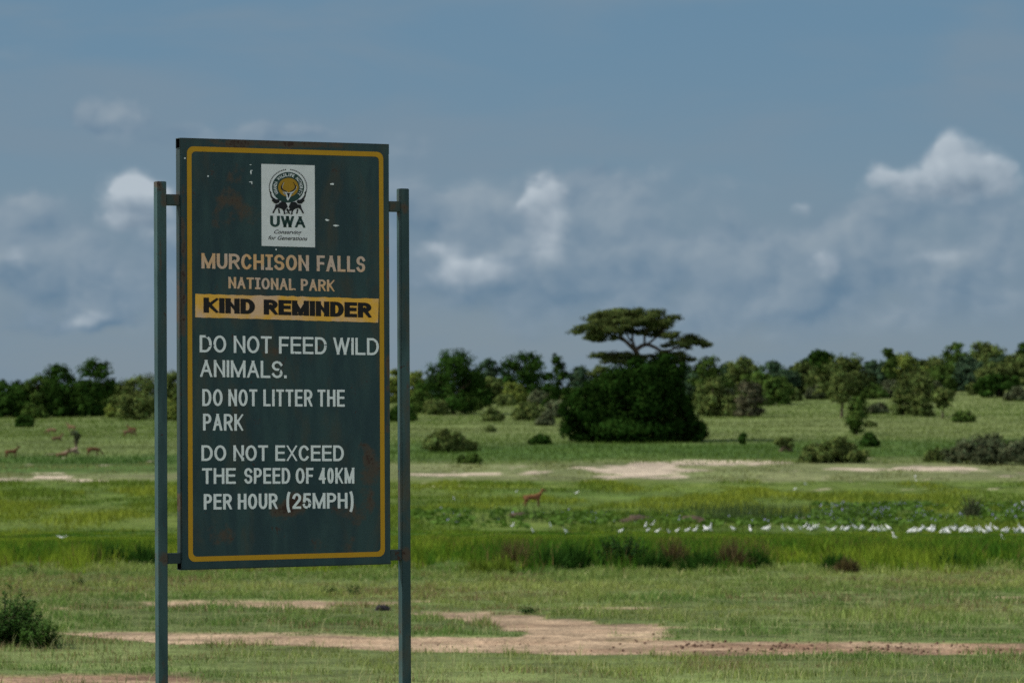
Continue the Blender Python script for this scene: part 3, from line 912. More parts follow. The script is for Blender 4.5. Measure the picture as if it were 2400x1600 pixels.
def stroke(pts, wds):
    l, r = [], []
    for i, (a, b) in enumerate(pts):
        p0 = pts[max(i - 1, 0)]; p9 = pts[min(i + 1, len(pts) - 1)]
        ddx, ddy = p9[0] - p0[0], p9[1] - p0[1]; q = math.hypot(ddx, ddy) or 1
        l.append((a - ddy / q * wds[i], b + ddx / q * wds[i])); r.append((a + ddy / q * wds[i], b - ddx / q * wds[i]))
    return l + r[::-1]


hornL = [(460, 402), (440, 440), (420, 475), (424, 510), (450, 540), (510, 566)]
hornR = [(614, 402), (640, 440), (660, 475), (652, 512), (622, 545), (568, 568)]
hd = [stroke([(a + 5, b + 5) for a, b in h], [2, 5, 11, 13, 12, 10]) for h in (hornL, hornR)]
hd += [[(440, 566), (470, 578), (505, 570), (540, 582), (575, 570), (604, 574), (632, 560), (618, 596), (585, 618), (572, 650), (548, 690), (530, 714), (510, 690), (505, 640), (498, 618), (465, 604)]]
head = link('emblem_antelope', flat_mesh('emblem_antelope', [sk(pl) for pl in hd], .0036, STICK), emb)
hk = [stroke(h, [2, 5, 10, 12, 11, 8]) for h in (hornL, hornR)]
hk += [[(505, 585), (575, 588), (556, 618), (548, 655), (536, 672), (528, 640), (520, 612)], [(452, 572), (494, 598), (498, 608), (470, 600)], [(626, 570), (586, 600), (584, 610), (612, 598)]]
link('face_mark', flat_mesh('face_mark', [sk(pl) for pl in hk], .0044, INK), head)
ws = []
txt = 'UGANDA WILDLIFE AUTHORITY'
for i, ch in enumerate(txt):
    if ch == ' ':
        continue
    aa = -90 - 117 + (117 + 123) * i / (len(txt) - 1)
    co, tr = word(ch, 0, 1, 0, 1, .03)
    wd_ = 34 if ch not in 'IJ' else 12
    if ch == 'W':
        wd_ = 44
    res = []
    for u_, v_ in co:
        rr_ = 192 + 58 * v_; off = (u_ - .5) * wd_
        a = R(aa)
        res.append((CX + rr_ * math.cos(a) - math.sin(a) * off, CY + (rr_ * math.sin(a) + math.cos(a) * off) * .95))
    ws.append((np.array(sk(res)), tr))
lettering('ring_lettering', ws, .0028, STICK, emb)
ws = []
co_, tr_ = block('UWA', 236, 826, 0, 188, (25, 20), gap=.16)
ws.append((np.array(sk([(X, 1150 - v_ + (X - 236) * .02) for X, v_, _l in co_])), tr_))
for t_, a, b, y0_, y1_, off, sh in (('Conserving', 305, 762, 1262, 1192, .014, .35), ('for Generations', 205, 862, 1362, 1290, .014, .35)):
    co, tr = word(t_, a, b, 0, 1, off, sh)
    res = [(X, y0_ + (y1_ - y0_) * v_ + (X - a) * .02) for X, v_ in co]
    ws.append((np.array(sk(res)), tr))
lettering('sticker_lettering', ws[:1], .0022, DGREEN, stick)
lettering('sticker_lettering', ws[1:], .0022, INK, stick)
# bare white flecks in the paint
for (u_, v_, w_, h_) in ((.265, .895, .016, .006), (.232, .705, .014, .007), (.287, .676, .022, .006), (-.205, .985, .010, .003), (-.200, .955, .008, .003), (-.203, .945, .005, .012), (-.206, .895, .009, .003), (-.198, .89, .004, .010),
                         (-.445, .92, .005, .005), (-.575, 1.01, .005, .005), (-.06, .545, .006, .006)):
    k = 7; pl = [(u_ + w_ * math.cos(6.283 * i / k) * random.uniform(.5, 1.1), v_ + h_ * math.sin(6.283 * i / k) * random.uniform(.5, 1.1)) for i in range(k)]
    link('paint_chip', flat_mesh('paint_chip', [pl], .0012, WHITE), sign)


# ------------------------------------------------------------------ trees and shrubs
def tube(pts, rads, sides=7):
    Vv, Q = [], []
    for i, p in enumerate(pts):
        p = np.array(p, float)
        a = np.array(pts[max(i - 1, 0)], float); b = np.array(pts[min(i + 1, len(pts) - 1)], float)
        d = b - a; d /= (np.linalg.norm(d) or 1)
        e1 = np.cross(d, (0, 1, 0.13)); e1 /= np.linalg.norm(e1); e2 = np.cross(d, e1)
        for k in range(sides):
            t_ = 2 * math.pi * k / sides
            Vv.append(p + (e1 * math.cos(t_) + e2 * math.sin(t_)) * rads[i])
    for i in range(len(pts) - 1):
        for k in range(sides):
            Q.append((i * sides + k, i * sides + (k + 1) % sides, (i + 1) * sides + (k + 1) % sides, (i + 1) * sides + k))
    return np.array(Vv), np.array(Q)


def tubes_mesh(name, lst, mat):
    Vs, Qs, k = [], [], 0
    for pts, rads in lst:
        v_, q_ = tube(pts, rads); Vs.append(v_); Qs.append(q_ + k); k += len(v_)
    return mesh_np(name, np.concatenate(Vs), np.concatenate(Qs), None, [mat], True)


def leaves(name, lobes, n, size, col, var=.22, clus=14, flat=1.0, mat=None, tr_=.38):
    """leaf-sized faces in clumps over the lobes; lobes = (x, y, z, rx, ry, rz, tone)"""
    area = np.array([l[3] * l[5] + l[3] * l[4] for l in lobes]); area = area / area.sum()
    P, C, D, I_ = [], [], [], []
    for l, a in zip(lobes, area):
        m = max(int(n * a), 24)
        kc = max(5, int(clus))
        cd_ = rng.normal(size=(kc, 3)); cd_ /= np.linalg.norm(cd_, axis=1)[:, None]
        cd_[:, 2] = np.where(cd_[:, 2] < -.5, -cd_[:, 2], cd_[:, 2])
        cr = rng.uniform(.62, .98, kc)
        tone = rng.uniform(1 - tr_, 1 + tr_, kc)
        ci = rng.integers(0, kc, m)
        d = cd_[ci] * cr[ci][:, None] + rng.normal(size=(m, 3)) * .21
        inner = rng.random(m) < .22
        d[inner] *= rng.uniform(.3, .8, (inner.sum(), 1))
        L = np.linalg.norm(d, axis=1)[:, None]; d = np.where(L > 1.12, d / L * 1.12, d)
        I_.append(inner); P.append(np.array(l[:3]) + d * np.array(l[3:6]))
        D.append(d / np.maximum(np.linalg.norm(d, axis=1)[:, None], .05))
        cc = np.array(col)[None] * l[6] * tone[ci][:, None] * rng.uniform(1 - var, 1 + var, (m, 1))
        cc[:, 0] *= rng.uniform(.85, 1.2, m)
        C.append(cc)
    P = np.concatenate(P); C = np.concatenate(C); D = np.concatenate(D); IN = np.concatenate(I_); m = len(P)
    N_ = D + rng.normal(size=(m, 3)) * .34; N_[:, 2] += .15 * flat; N_ /= np.linalg.norm(N_, axis=1)[:, None]
    t1 = np.cross(N_, rng.normal(size=(m, 3))); t1 /= np.linalg.norm(t1, axis=1)[:, None]; t2 = np.cross(N_, t1)
    s = (size * rng.uniform(.55, 1.35, m))[:, None] * np.where(IN, 2.0, 1.0)[:, None]
    Q = np.stack([P - t1 * s, P - t2 * s * .6, P + t1 * s, P + t2 * s * .6], 1)
    Q[:, 3] += N_ * s * .15
    return mesh_np(name, Q.reshape(-1, 3), np.arange(m * 4).reshape(-1, 4), np.repeat(C, 4, 0), [mat or TREELEAF])


DK = (.024, .056, .010); MD = (.060, .105, .022); OL = (.092, .128, .036); LT = (.125, .165, .034); GY = (.080, .100, .050); BL = (.042, .076, .040); BR = (.085, .088, .050)


def plant(name, kind, px, base, top, wpx, col, label, cat, group=None, d=None, n=None, size=None, tone=1.0):
    X, Y, Z = at(px, base) if d is None else atd(px, d)
    rowb = px_of(np.array(X), np.array(Y), np.array(Z))[1]
    h = max((float(rowb) - top) / F * Y, .5); wd_ = wpx / F * Y * (1.22 if kind == 'tree' else 1.05)
    o = empty(name, (X, Y, Z), label, cat, group)
    lo, tr = [], []
    dep = wd_ * .9
    if kind in ('tree', 'leggy'):
        zlo = .0 if kind == 'tree' else .30
        rr0 = min(wd_, h * 1.1)
        lo.append((0, 0, h * (.42 if kind == 'tree' else .60), wd_ * .40, dep * .40, h * (.40 if kind == 'tree' else .29), .8))
        lev = [(0.05, .30, 6), (0.18, .32, 5), (.42, .34, 6), (.68, .27, 5), (.88, .13, 3)] if kind == 'tree' else [(.16, .22, 4), (.42, .34, 6), (.68, .30, 5), (.88, .15, 3)]
        for zf, rf__, cnt in lev:
            for q in range(cnt):
                a = q * 6.283 / cnt + rng.uniform(-.6, .6) + zf * 5
                rr_ = rr0 * rng.uniform(.13, .26); r_ = wd_ * rf__ * rng.uniform(.6, 1.3)
                zz_ = (zlo + (1 - zlo) * zf * rng.uniform(.9, 1.08)) * h
                lo.append((r_ * math.cos(a), r_ * .9 * math.sin(a), min(max(zz_, rr_ * .5), h - rr_ * .8), rr_, rr_, rr_ * rng.uniform(.75, 1.05), rng.uniform(.72, 1.3)))
        th = h * .55; rad = max(h * .028, .12)
        tr.append(([(0, 0, -.4), (rng.uniform(-.02, .02) * h, 0, th * .45), (rng.uniform(-.05, .05) * h, 0, th), (rng.uniform(-.06, .06) * h, 0, h * .85)], [rad * 1.3, rad, rad * .7, rad * .25]))
        for i in range(4):
            a = i * 1.7 + .4; z0_ = th * rng.uniform(.35, .9)
            tr.append(([(0, 0, z0_), (wd_ * .18 * math.cos(a), dep * .18 * math.sin(a), z0_ + h * .14), (wd_ * .36 * math.cos(a), dep * .36 * math.sin(a), z0_ + h * .24)], [rad * .5, rad * .35, rad * .12]))
    elif kind == 'column':
        for i in range(9):
            zf = (i + .5) / 9; rr_ = wd_ * rng.uniform(.26, .44) * (1.1 - .35 * abs(zf - .45))
            lo.append((wd_ * rng.uniform(-.2, .2), wd_ * rng.uniform(-.2, .2), zf * h * .92 + .1, rr_, rr_, rr_ * .8, rng.uniform(.8, 1.2)))
        tr.append(([(0, 0, -.3), (.1, 0, h * .5), (0, 0, h * .9)], [.16, .12, .05]))
    else:
        nl = int(max(7, min(16, 6 + wpx / 14)))
        for i in range(nl):
            fx = (i + .5) / nl * 2 - 1; rr_ = h * rng.uniform(.22, .36)
            zz_ = max(h * (1 - .55 * abs(fx) ** 2.2) * rng.uniform(.62, 1.0) - rr_, rr_ * .45)
            lo.append((fx * max(wd_ * .5 - rr_ * .7, .05), rng.uniform(-.3, .3) * dep, zz_, rr_ * 1.15, rr_ * 1.1, rr_, rng.uniform(.78, 1.2)))
            lo.append((fx * max(wd_ * .46 - rr_ * .6, .05) * rng.uniform(.8, 1), rng.uniform(-.35, .1) * dep, rr_ * .6, rr_, rr_, rr_ * .8, rng.uniform(.75, 1.05)))
        for i in range(5):
            a = i * 1.3
            tr.append(([(.1 * math.cos(a), .1 * math.sin(a), -.2), (wd_ * .16 * math.cos(a), dep * .16 * math.sin(a), h * .4), (wd_ * .28 * math.cos(a), dep * .28 * math.sin(a), h * .7)], [.09, .06, .025]))
    lo = [(a, b, c_, d_, e_, f_, g_ * tone) for a, b, c_, d_, e_, f_, g_ in lo]
    nn = n or int(np.clip(wpx * 62, 1200, 9000)); sz = size or max(.16, 2.9 / F * Y)
    link('crown', leaves('crown', lo, nn, sz, col), o)
    link('trunk' if kind != 'bush' else 'stem', tubes_mesh('trunk', tr, BARK), o)
    return o


G1, G2, G3 = 'trees of the left grove', 'trees along the skyline', 'shrubs scattered over the slope'
PL = [
    # name, kind, column, base row, top row, width, colour, label, category, group, distance
    ('broadleaf_tree', 'tree', 22, 968, 893, 105, DK, 'dark dense tree at the left end of the grove, cut by the picture edge', 'tree', G1, None),
    ('broadleaf_tree', 'tree', 88, 962, 877, 66, MD, 'medium tree with pointed top second from the left end of the grove', 'tree', G1, 700),
    ('broadleaf_tree', 'tree', 138, 968, 851, 92, DK, 'tall dark tree left of the tallest tree in the grove', 'tree', G1, None),
    ('broadleaf_tree', 'tree', 222, 968, 838, 88, DK, 'tallest dark tree of the grove left of the board', 'tree', G1, None),
    ('broadleaf_tree', 'tree', 258, 962, 888, 54, DK, 'low dark tree joined to the right side of the tallest grove tree', 'tree', G1, None),
    ('shrub', 'bush', 82, 980, 940, 62, MD, 'mid green shrub under the pointed tree at the grove edge', 'shrub', G1, None),
    ('shrub', 'bush', 132, 973, 947, 50, LT, 'pale green low shrub at the foot of the left grove', 'shrub', G1, None),
    ('shrub', 'bush', 188, 974, 915, 72, OL, 'olive green tall shrub at the front of the grove below the tallest trees', 'shrub', G1, None),
    ('shrub', 'bush', 232, 972, 926, 60, MD, 'dark green shrub at the front right foot of the tallest grove tree', 'shrub', G1, None),
    ('shrub', 'bush', 58, 1001, 970, 46, DK, 'small dark round shrub standing alone on the grass before the left grove', 'shrub', G3, None),
    ('shrub', 'bush', 272, 978, 934, 46, LT, 'light green shrub in the gap between the grove and the grey green tree', 'shrub', G3, None),
    ('broadleaf_tree', 'tree', 328, 984, 878, 118, OL, 'broad grey green tree directly left of the board post', 'tree', G1, None),
    ('broadleaf_tree', 'tree', 402, 965, 872, 70, OL, 'green tree seen in the gap between left post and panel', 'tree', G1, None),
    ('shrub', 'bush', 398, 985, 930, 60, LT, 'light shrub below the tree in the gap between left post and panel', 'shrub', G3, None),
    ('broadleaf_tree', 'tree', 470, 965, 865, 90, MD, 'green tree mostly hidden behind the left part of the panel', 'tree', G2, None),
    ('broadleaf_tree', 'tree', 925, 945, 866, 50, LT, 'pale green tree in the gap between panel and right post', 'tree', G2, None),
    ('broadleaf_tree', 'tree', 976, 945, 870, 50, LT, 'small pale green tree just right of the right post', 'tree', G2, 720),
    ('shrub', 'bush', 945, 988, 940, 64, DK, 'dark shrub at the right post, half hidden by it', 'shrub', G3, None),
    ('shrub', 'bush', 992, 968, 900, 76, MD, 'mid green bush left of the big dark leaning tree', 'shrub', G3, None),
    ('shrub', 'bush', 1022, 972, 925, 60, OL, 'olive low bush under the left side of the big dark tree', 'shrub', G3, None),
    ('broadleaf_tree', 'tree', 1062, 970, 823, 132, DK, 'big dark broad tree nearest to the right of the board', 'tree', G2, None),
    ('broadleaf_tree', 'tree', 1110, 955, 868, 80, DK, 'dark lower tree merging with the right side of the big dark tree', 'tree', G2, None),
    ('broadleaf_tree', 'tree', 1148, 930, 841, 58, BL, 'bluish far tree with narrow top between the two big dark trees', 'tree', G2, 850),
    ('broadleaf_tree', 'tree', 1152, 945, 884, 68, OL, 'olive round tree below the bluish far tree', 'tree', G2, None),
    ('broadleaf_tree', 'tree', 1186, 930, 851, 28, BL, 'thin bluish far tree right beside the narrow topped one', 'tree', G2, 880),
    ('broadleaf_tree', 'tree', 1238, 938, 826, 98, DK, 'large round deep green tree midway between board and acacia', 'tree', G2, None),
    ('broadleaf_tree', 'tree', 1306, 936, 833, 52, DK, 'narrow near black tree touching the large round tree on its right', 'tree', G2, 640),
    ('shrub', 'bush', 1207, 946, 888, 62, LT, 'yellow green shrub at the foot of the large round tree', 'shrub', G3, None),
    ('broadleaf_tree', 'tree', 1355, 915, 859, 58, BL, 'dark rounded far tree left of the acacia crown', 'tree', G2, 860),
    ('broadleaf_tree', 'tree', 1408, 930, 853, 60, OL, 'olive tree behind the left slope of the vine covered mound', 'tree', G2, 700),
    ('shrub', 'bush', 1238, 985, 932, 78, OL, 'wide dark olive bush on the grass left of the vine covered mound', 'shrub', G3, None),
    ('shrub', 'bush', 1278, 997, 964, 44, GY, 'small grey bush in front of the wide olive bush', 'shrub', G3, None),
    ('shrub', 'bush', 1304, 980, 930, 58, GY, 'greyish bush touching the left flank of the vine covered mound', 'shrub', G3, None),
    ('shrub', 'bush', 1156, 988, 952, 50, OL, 'round isolated bush below the olive round tree', 'shrub', G3, None),
    ('shrub', 'bush', 1055, 1058, 1004, 128, OL, 'wide dark bush alone on the lower slope right of the board', 'shrub', G3, None),
    ('shrub', 'bush', 1265, 1041, 1014, 52, DK, 'small dark bush at the left foot of the vine covered mound', 'shrub', G3, None),
    ('shrub', 'bush', 1100, 1086, 1060, 58, MD, 'low dark weed bush in the lush grass below the wide dark bush', 'shrub', G3, None),
    ('shrub', 'bush', 1150, 1012, 993, 22, OL, 'tiny bush on the slope above the lush grass', 'shrub', G3, None),
    ('broadleaf_tree', 'tree', 1663, 930, 834, 76, MD, 'green tree immediately right of the acacia', 'tree', G2, 720),
    ('broadleaf_tree', 'tree', 1672, 976, 882, 64, OL, 'rounded olive tree in front of the green tree right of the acacia', 'tree', G2, None),
    ('broadleaf_tree', 'tree', 1745, 925, 836, 76, OL, 'tree with small spike top, second on the skyline right of the acacia', 'tree', G2, None),
    ('broadleaf_tree', 'tree', 1757, 978, 890, 60, BR, 'brownish olive small tree standing forward on the open slope', 'tree', G2, None),
    ('shrub', 'bush', 1713, 976, 924, 36, OL, 'slim shrub left of the brownish crowned tree', 'shrub', G3, None),
    ('broadleaf_tree', 'tree', 1815, 925, 842, 62, BL, 'skyline tree with two tops above the leafy mid slope tree', 'tree', G2, None),
    ('broadleaf_tree', 'tree', 1822, 948, 882, 80, MD, 'leafy mid slope tree right of the brownish crowned tree', 'tree', G2, None),
    ('broadleaf_tree', 'tree', 1884, 922, 848, 78, OL, 'olive tree left below the tall dark far tree', 'tree', G2, None),
    ('broadleaf_tree', 'leggy', 1920, 900, 820, 70, DK, 'tall dark far tree with flat top above the skyline', 'tree', G2, 900),
    ('broadleaf_tree', 'tree', 1985, 935, 832, 126, OL, 'largest olive tree of the right slope', 'tree', G2, None),
    ('broadleaf_tree', 'leggy', 1972, 979, 874, 70, OL, 'leggy tree with thin bare trunk in front of the largest olive tree', 'tree', G2, None),
    ('shrub', 'column', 2006, 1018, 928, 52, MD, 'tall narrow column of creeper covered shrub below the leggy tree', 'shrub', G3, None),
    ('shrub', 'bush', 2038, 1047, 1012, 44, DK, 'dark round bush at the right foot of the creeper column', 'shrub', G3, None),
    ('shrub', 'bush', 2058, 970, 940, 50, GY, 'grey low bush right of the creeper column', 'shrub', G3, None),
    ('broadleaf_tree', 'column', 2088, 910, 814, 42, MD, 'narrow pointed tree right of the largest olive tree', 'tree', G2, 800),
    ('broadleaf_tree', 'tree', 2118, 912, 830, 88, LT, 'light olive tree behind the grey domed bush', 'tree', G2, None),
    ('shrub', 'bush', 2092, 932, 882, 70, GY, 'grey domed bush in the middle of the right slope', 'shrub', G3, None),
    ('broadleaf_tree', 'tree', 2122, 972, 890, 56, OL, 'narrower olive tree at the left of the front pair on the right slope', 'tree', G2, None),
    ('broadleaf_tree', 'tree', 2162, 976, 876, 62, OL, 'bushy olive tree at the right of the front pair on the right slope', 'tree', G2, None),
    ('broadleaf_tree', 'leggy', 2210, 980, 908, 56, OL, 'small spreading tree with thin trunk right of the front pair', 'tree', G2, None),
    ('broadleaf_tree', 'tree', 2188, 905, 836, 66, OL, 'skyline tree left of the round topped one at right', 'tree', G2, None),
    ('broadleaf_tree', 'tree', 2240, 895, 803, 62, MD, 'round topped tall tree on the skyline at right', 'tree', G2, None),
    ('broadleaf_tree', 'tree', 2308, 892, 802, 112, OL, 'broad tall tree on the skyline near the right edge', 'tree', G2, None),
    ('broadleaf_tree', 'tree', 2340, 930, 876, 112, DK, 'dark spreading tree on the slope near the right edge', 'tree', G2, None),
    ('broadleaf_tree', 'tree', 2384, 905, 828, 70, OL, 'olive tree at the right edge above the dark spreading tree', 'tree', G2, None),
    ('broadleaf_tree', 'tree', 2404, 895, 802, 50, DK, 'dark far tree cut by the right picture edge', 'tree', G2, 940),
    ('shrub', 'bush', 2258, 989, 955, 54, MD, 'isolated round bush below the small spreading tree', 'shrub', G3, None),
    ('shrub', 'bush', 1956, 1084, 1020, 156, OL, 'broad low bush beside the sandy path in the middle distance', 'shrub', G3, None),
    ('shrub', 'bush', 2340, 1088, 1008, 250, GY, 'largest grey green thicket at the right edge by the sandy path', 'shrub', G3, None),
    ('shrub', 'bush', 2192, 1082, 1044, 54, OL, 'small dark bush at the left end of the largest thicket', 'shrub', G3, None),
    ('shrub', 'column', 1740, 1041, 1018, 18, DK, 'tiny upright bush in the lush grass right of the vine covered mound', 'shrub', G3, None),
    ('shrub', 'bush', 2040, 1000, 985, 30, OL, 'flat little bush behind the creeper column', 'shrub', G3, None),
]
for (nm, kd, px_, b_, t_, w_, c_, lab, cat, grp, d_) in PL:
    plant(nm, kd, px_, b_, t_, w_, c_, lab, cat, grp, d_)
for k_, (px_, b_, t_, w_) in enumerate([(1100, 962, 928, 60), (1185, 950, 915, 50), (1265, 948, 912, 55), (1330, 948, 905, 50), (1640, 958, 920, 45), (1700, 945, 905, 60), (1790, 950, 915, 50), (1850, 940, 900, 60), (1915, 935, 895, 55), (2045, 935, 892, 60), (2120, 938, 905, 50), (2190, 930, 890, 55), (2250, 915, 872, 60), (2290, 925, 885, 50), (2385, 940, 900, 55)]):
    plant('shrub', 'bush', px_, b_, t_, w_, (MD, OL, GY)[k_ % 3], 'low scrub bush crowding the foot of the tree line right of the board', 'shrub', 'scrub at the foot of the right tree line')
# far scrub that closes the skyline, each still a tree of its own
FILL = [('far low tree behind the left grove, third gap', 50, 898, 60), ('far low tree left of the grey green tree', 285, 905, 40), ('far tree seen over the pale trees at the right post', 1020, 878, 60),
        ('far tree behind the mound, right of the acacia trunk', 1600, 858, 70), ('far tree behind the mound below the acacia crown', 1520, 868, 70), ('far tree between the first two skyline trees right of the acacia', 1705, 852, 50),
        ('far tree left of the tall dark far tree', 1860, 858, 50), ('far tree right of the tall dark far tree', 1945, 850, 50), ('far tree between the pointed tree and the largest olive tree', 2050, 846, 60),
        ('far tree behind the light olive tree', 2150, 840, 60), ('far tree left of the broad tall skyline tree', 2268, 836, 50), ('far tree between broad tall tree and right edge', 2350, 832, 60)]
for lab, px_, t_, w_ in FILL:
    plant('broadleaf_tree', 'tree', px_, 0, t_, w_ * 1.25, BL, lab, 'tree', G2, 960)

for k_, (px_, t_, w_, dd_) in enumerate([(1640, 872, 70, 760), (1690, 880, 60, 740), (1775, 872, 60, 800), (1840, 868, 70, 800), (1905, 872, 60, 800), (1950, 880, 60, 760), (2045, 868, 70, 800), (2140, 862, 70, 800), (2200, 858, 70, 820),
                                        (2275, 848, 80, 840), (2330, 848, 80, 820), (2390, 850, 70, 840), (2250, 872, 60, 800), (2150, 872, 60, 820), (2210, 878, 50, 780)]):
    plant('broadleaf_tree', 'tree', px_, 0, t_, w_ * 1.2, (BL, OL, MD)[k_ % 3], 'low tree filling the continuous tree line below the right skyline', 'tree', 'low trees filling the right tree line', dd_)
for k_, (px_, t_, w_) in enumerate([(60, 905, 90), (130, 895, 90), (200, 890, 90), (30, 915, 80)]):
    plant('broadleaf_tree', 'tree', px_, 0, t_, w_, DK, 'dark low tree filling the back of the left grove', 'tree', 'dark low trees at the back of the left grove', 700)
# vine covered mound under the acacia
MD_D = at(1490, 1036)[1]; mx0 = 1490
sc = MD_D / F


def loc_px(px, row, d=0.0):
    return ((px - mx0) * sc, d, (1036 - row) * sc)


mo = empty('vine_thicket', at(1490, 1036), 'huge near black mound of creeper covered bush under the acacia', 'thicket')
ML = [(1425, 985, 70, 48), (1345, 945, 26, 22), (1362, 970, 40, 40), (1340, 995, 22, 34), (1398, 930, 40, 42), (1450, 905, 45, 48), (1435, 960, 66, 60), (1515, 878, 48, 32), (1540, 905, 60, 52), (1578, 890, 28, 38), (1510, 960, 85, 66), (1572, 950, 34, 52), (1592, 1003, 40, 32),
      (1620, 1010, 24, 24), (1555, 862, 34, 20), (1490, 1008, 120, 30), (1385, 1010, 46, 28), (1638, 1022, 14, 16), (1360, 1028, 26, 14), (1420, 1030, 40, 12), (1490, 1030, 50, 12), (1560, 1030, 45, 12), (1620, 1029, 30, 14), (1560, 925, 42, 52), (1495, 905, 50, 46), (1475, 880, 34, 24), (1596, 935, 12, 36), (1612, 978, 18, 32), (1628, 1000, 16, 26), (1606, 950, 18, 30), (1640, 1010, 18, 24), (1648, 1022, 12, 14), (1328, 1008, 18, 26), (1318, 965, 12, 22), (1560, 842, 26, 14), (1490, 850, 22, 14), (1600, 862, 12, 16), (1355, 925, 14, 16), (1420, 895, 22, 20)]
lo = []
for (a, b, rx, ry) in ML:
    X, _, Z = loc_px(a, b)
    for dd in (-2.2, 1.2):
        lo.append((X, dd + rng.uniform(-1, 1), Z, rx * sc, rx * sc * .8 + .5, ry * sc, rng.uniform(.75, 1.2)))
link('foliage', leaves('foliage', lo, 56000, .20, (.014, .036, .006), clus=26), mo)
plant('shrub', 'bush', 1378, 1032, 990, 62, MD, 'rounded green shrub growing against the front left of the vine covered mound', 'shrub', G3, None)

# umbrella acacia
ac = empty('acacia_tree', (mo.location.x, mo.location.y + 2.0, mo.location.z), 'tall flat topped acacia rising above the dark vine covered mound', 'tree')


def lp(X, Y, d=0):
    return loc_px(930 + X / 3.0545, 700 + Y / 3.0545, d)


tr = [([lp(1762, 700), lp(1755, 500), lp(1735, 420), lp(1712, 365)], [.62, .5, .42, .36]),
      ([lp(1712, 368), lp(1660, 320, -.5), lp(1612, 275, -1), lp(1570, 215, -1.5), lp(1540, 160, -2)], [.32, .26, .2, .14, .06]),
      ([lp(1640, 305, -.6), lp(1540, 255, .5), lp(1430, 215, 1), lp(1340, 200, 1.5)], [.18, .14, .09, .04]),
      ([lp(1712, 368), lp(1690, 290, .8), lp(1700, 210, 1.5), lp(1690, 150, 2)], [.24, .18, .12, .05]),
      ([lp(1715, 365), lp(1760, 335, .4), lp(1800, 325, .6), lp(1850, 345, .4), lp(1900, 375, 0), (lp(1960, 370, -.3)), lp(2050, 330, -1), lp(2140, 310, -1)], [.3, .27, .25, .22, .2, .16, .1, .04]),
      ([lp(1780, 330, .4), lp(1775, 270, -1), lp(1800, 200, -2), lp(1850, 140, -3)], [.18, .14, .1, .04]),
      ([lp(1800, 325, .6), lp(1870, 270, 1.5), lp(1930, 210, 2.2), lp(1970, 180, 2.5)], [.16, .12, .08, .04]),
      ([lp(1920, 376, 0), lp(1990, 400, .5), lp(2060, 430, 1)], [.12, .08, .04]),
      ([lp(1735, 425), lp(1680, 410, -.5), lp(1580, 400, -1), lp(1480, 400, -1.2)], [.14, .1, .07, .03]),
      ([lp(1680, 300, .8), lp(1640, 230, 2.4), lp(1600, 180, 3.5)], [.14, .1, .04])]
link('trunk', tubes_mesh('trunk', tr, BARK), ac)
PLT = [(1500, 120, 100, 40), (1620, 112, 110, 40), (1740, 115, 110, 42), (1860, 122, 100, 42), (1950, 155, 80, 38), (1420, 150, 90, 36), (1660, 170, 150, 46), (1800, 180, 140, 48), (1900, 195, 90, 40), (1500, 185, 110, 46), (1380, 195, 80, 36), (1300, 232, 62, 24),
       (1420, 240, 110, 38), (1540, 240, 90, 36), (1380, 285, 70, 30), (1460, 295, 60, 28), (1560, 285, 50, 22), (1700, 230, 90, 28), (1880, 245, 90, 30), (1980, 270, 80, 30), (2080, 290, 90, 34), (2150, 315, 80, 34), (2205, 342, 42, 22), (2060, 335, 80, 28), (1960, 320, 60, 22),
       (1600, 140, 120, 44), (1760, 150, 120, 46), (1340, 215, 70, 30), (1820, 225, 80, 26), (1620, 225, 70, 24),
       (1470, 400, 80, 36), (1570, 420, 90, 38), (1660, 420, 80, 36), (1740, 410, 60, 30), (1620, 455, 90, 30), (1500, 440, 60, 26), (2010, 400, 70, 32), (2080, 425, 70, 24), (2000, 445, 60, 34), (1860, 420, 60, 20), (1930, 400, 60, 20)]
lo = []
for (a, b, rx, rz) in PLT:
    X, _, Z = lp(a, b); k = sc / 3.0545
    for j in range(3):
        lo.append((X + rng.uniform(-.6, .6), rng.uniform(-1, 1) * (4.5 if b < 260 and a < 1960 else 2.0), Z + rng.uniform(-.3, .3), rx * k * .88, rx * k * .85, rz * k * .85, rng.uniform(.75, 1.25)))
link('crown', leaves('crown', lo, 42000, .125, (.066, .090, .026), clus=16, flat=1.5, tr_=.2), ac)


# dead bush on a termite mound, stump, log, mud
def lump(name, r, seed, mat, sq=.6, sub=3, rough=.35):
    import bmesh
    bm = bmesh.new(); bmesh.ops.create_icosphere(bm, subdivisions=sub, radius=1)
    rr_ = np.random.default_rng(seed); ph = rr_.uniform(0, 6, 9); fr3 = rr_.uniform(1.5, 5, 9)
    for v in bm.verts:
        q = v.co.copy()
        s = 1 + rough * (math.sin(q.x * fr3[0] + ph[0]) * math.sin(q.y * fr3[1] + ph[1]) + .6 * math.sin(q.z * fr3[2] * 1.7 + ph[2] + q.x * fr3[3]) + .4 * math.sin(q.x * 9 + q.y * 7 + ph[4]))
        v.co = Vector((q.x * s * r[0], q.y * s * r[1], max(q.z * s, -.25) * r[2]))
    for f in bm.faces:
        f.smooth = True
    m = bpy.data.meshes.new(name); bm.to_mesh(m); bm.free(); m.materials.append(mat)
    return m


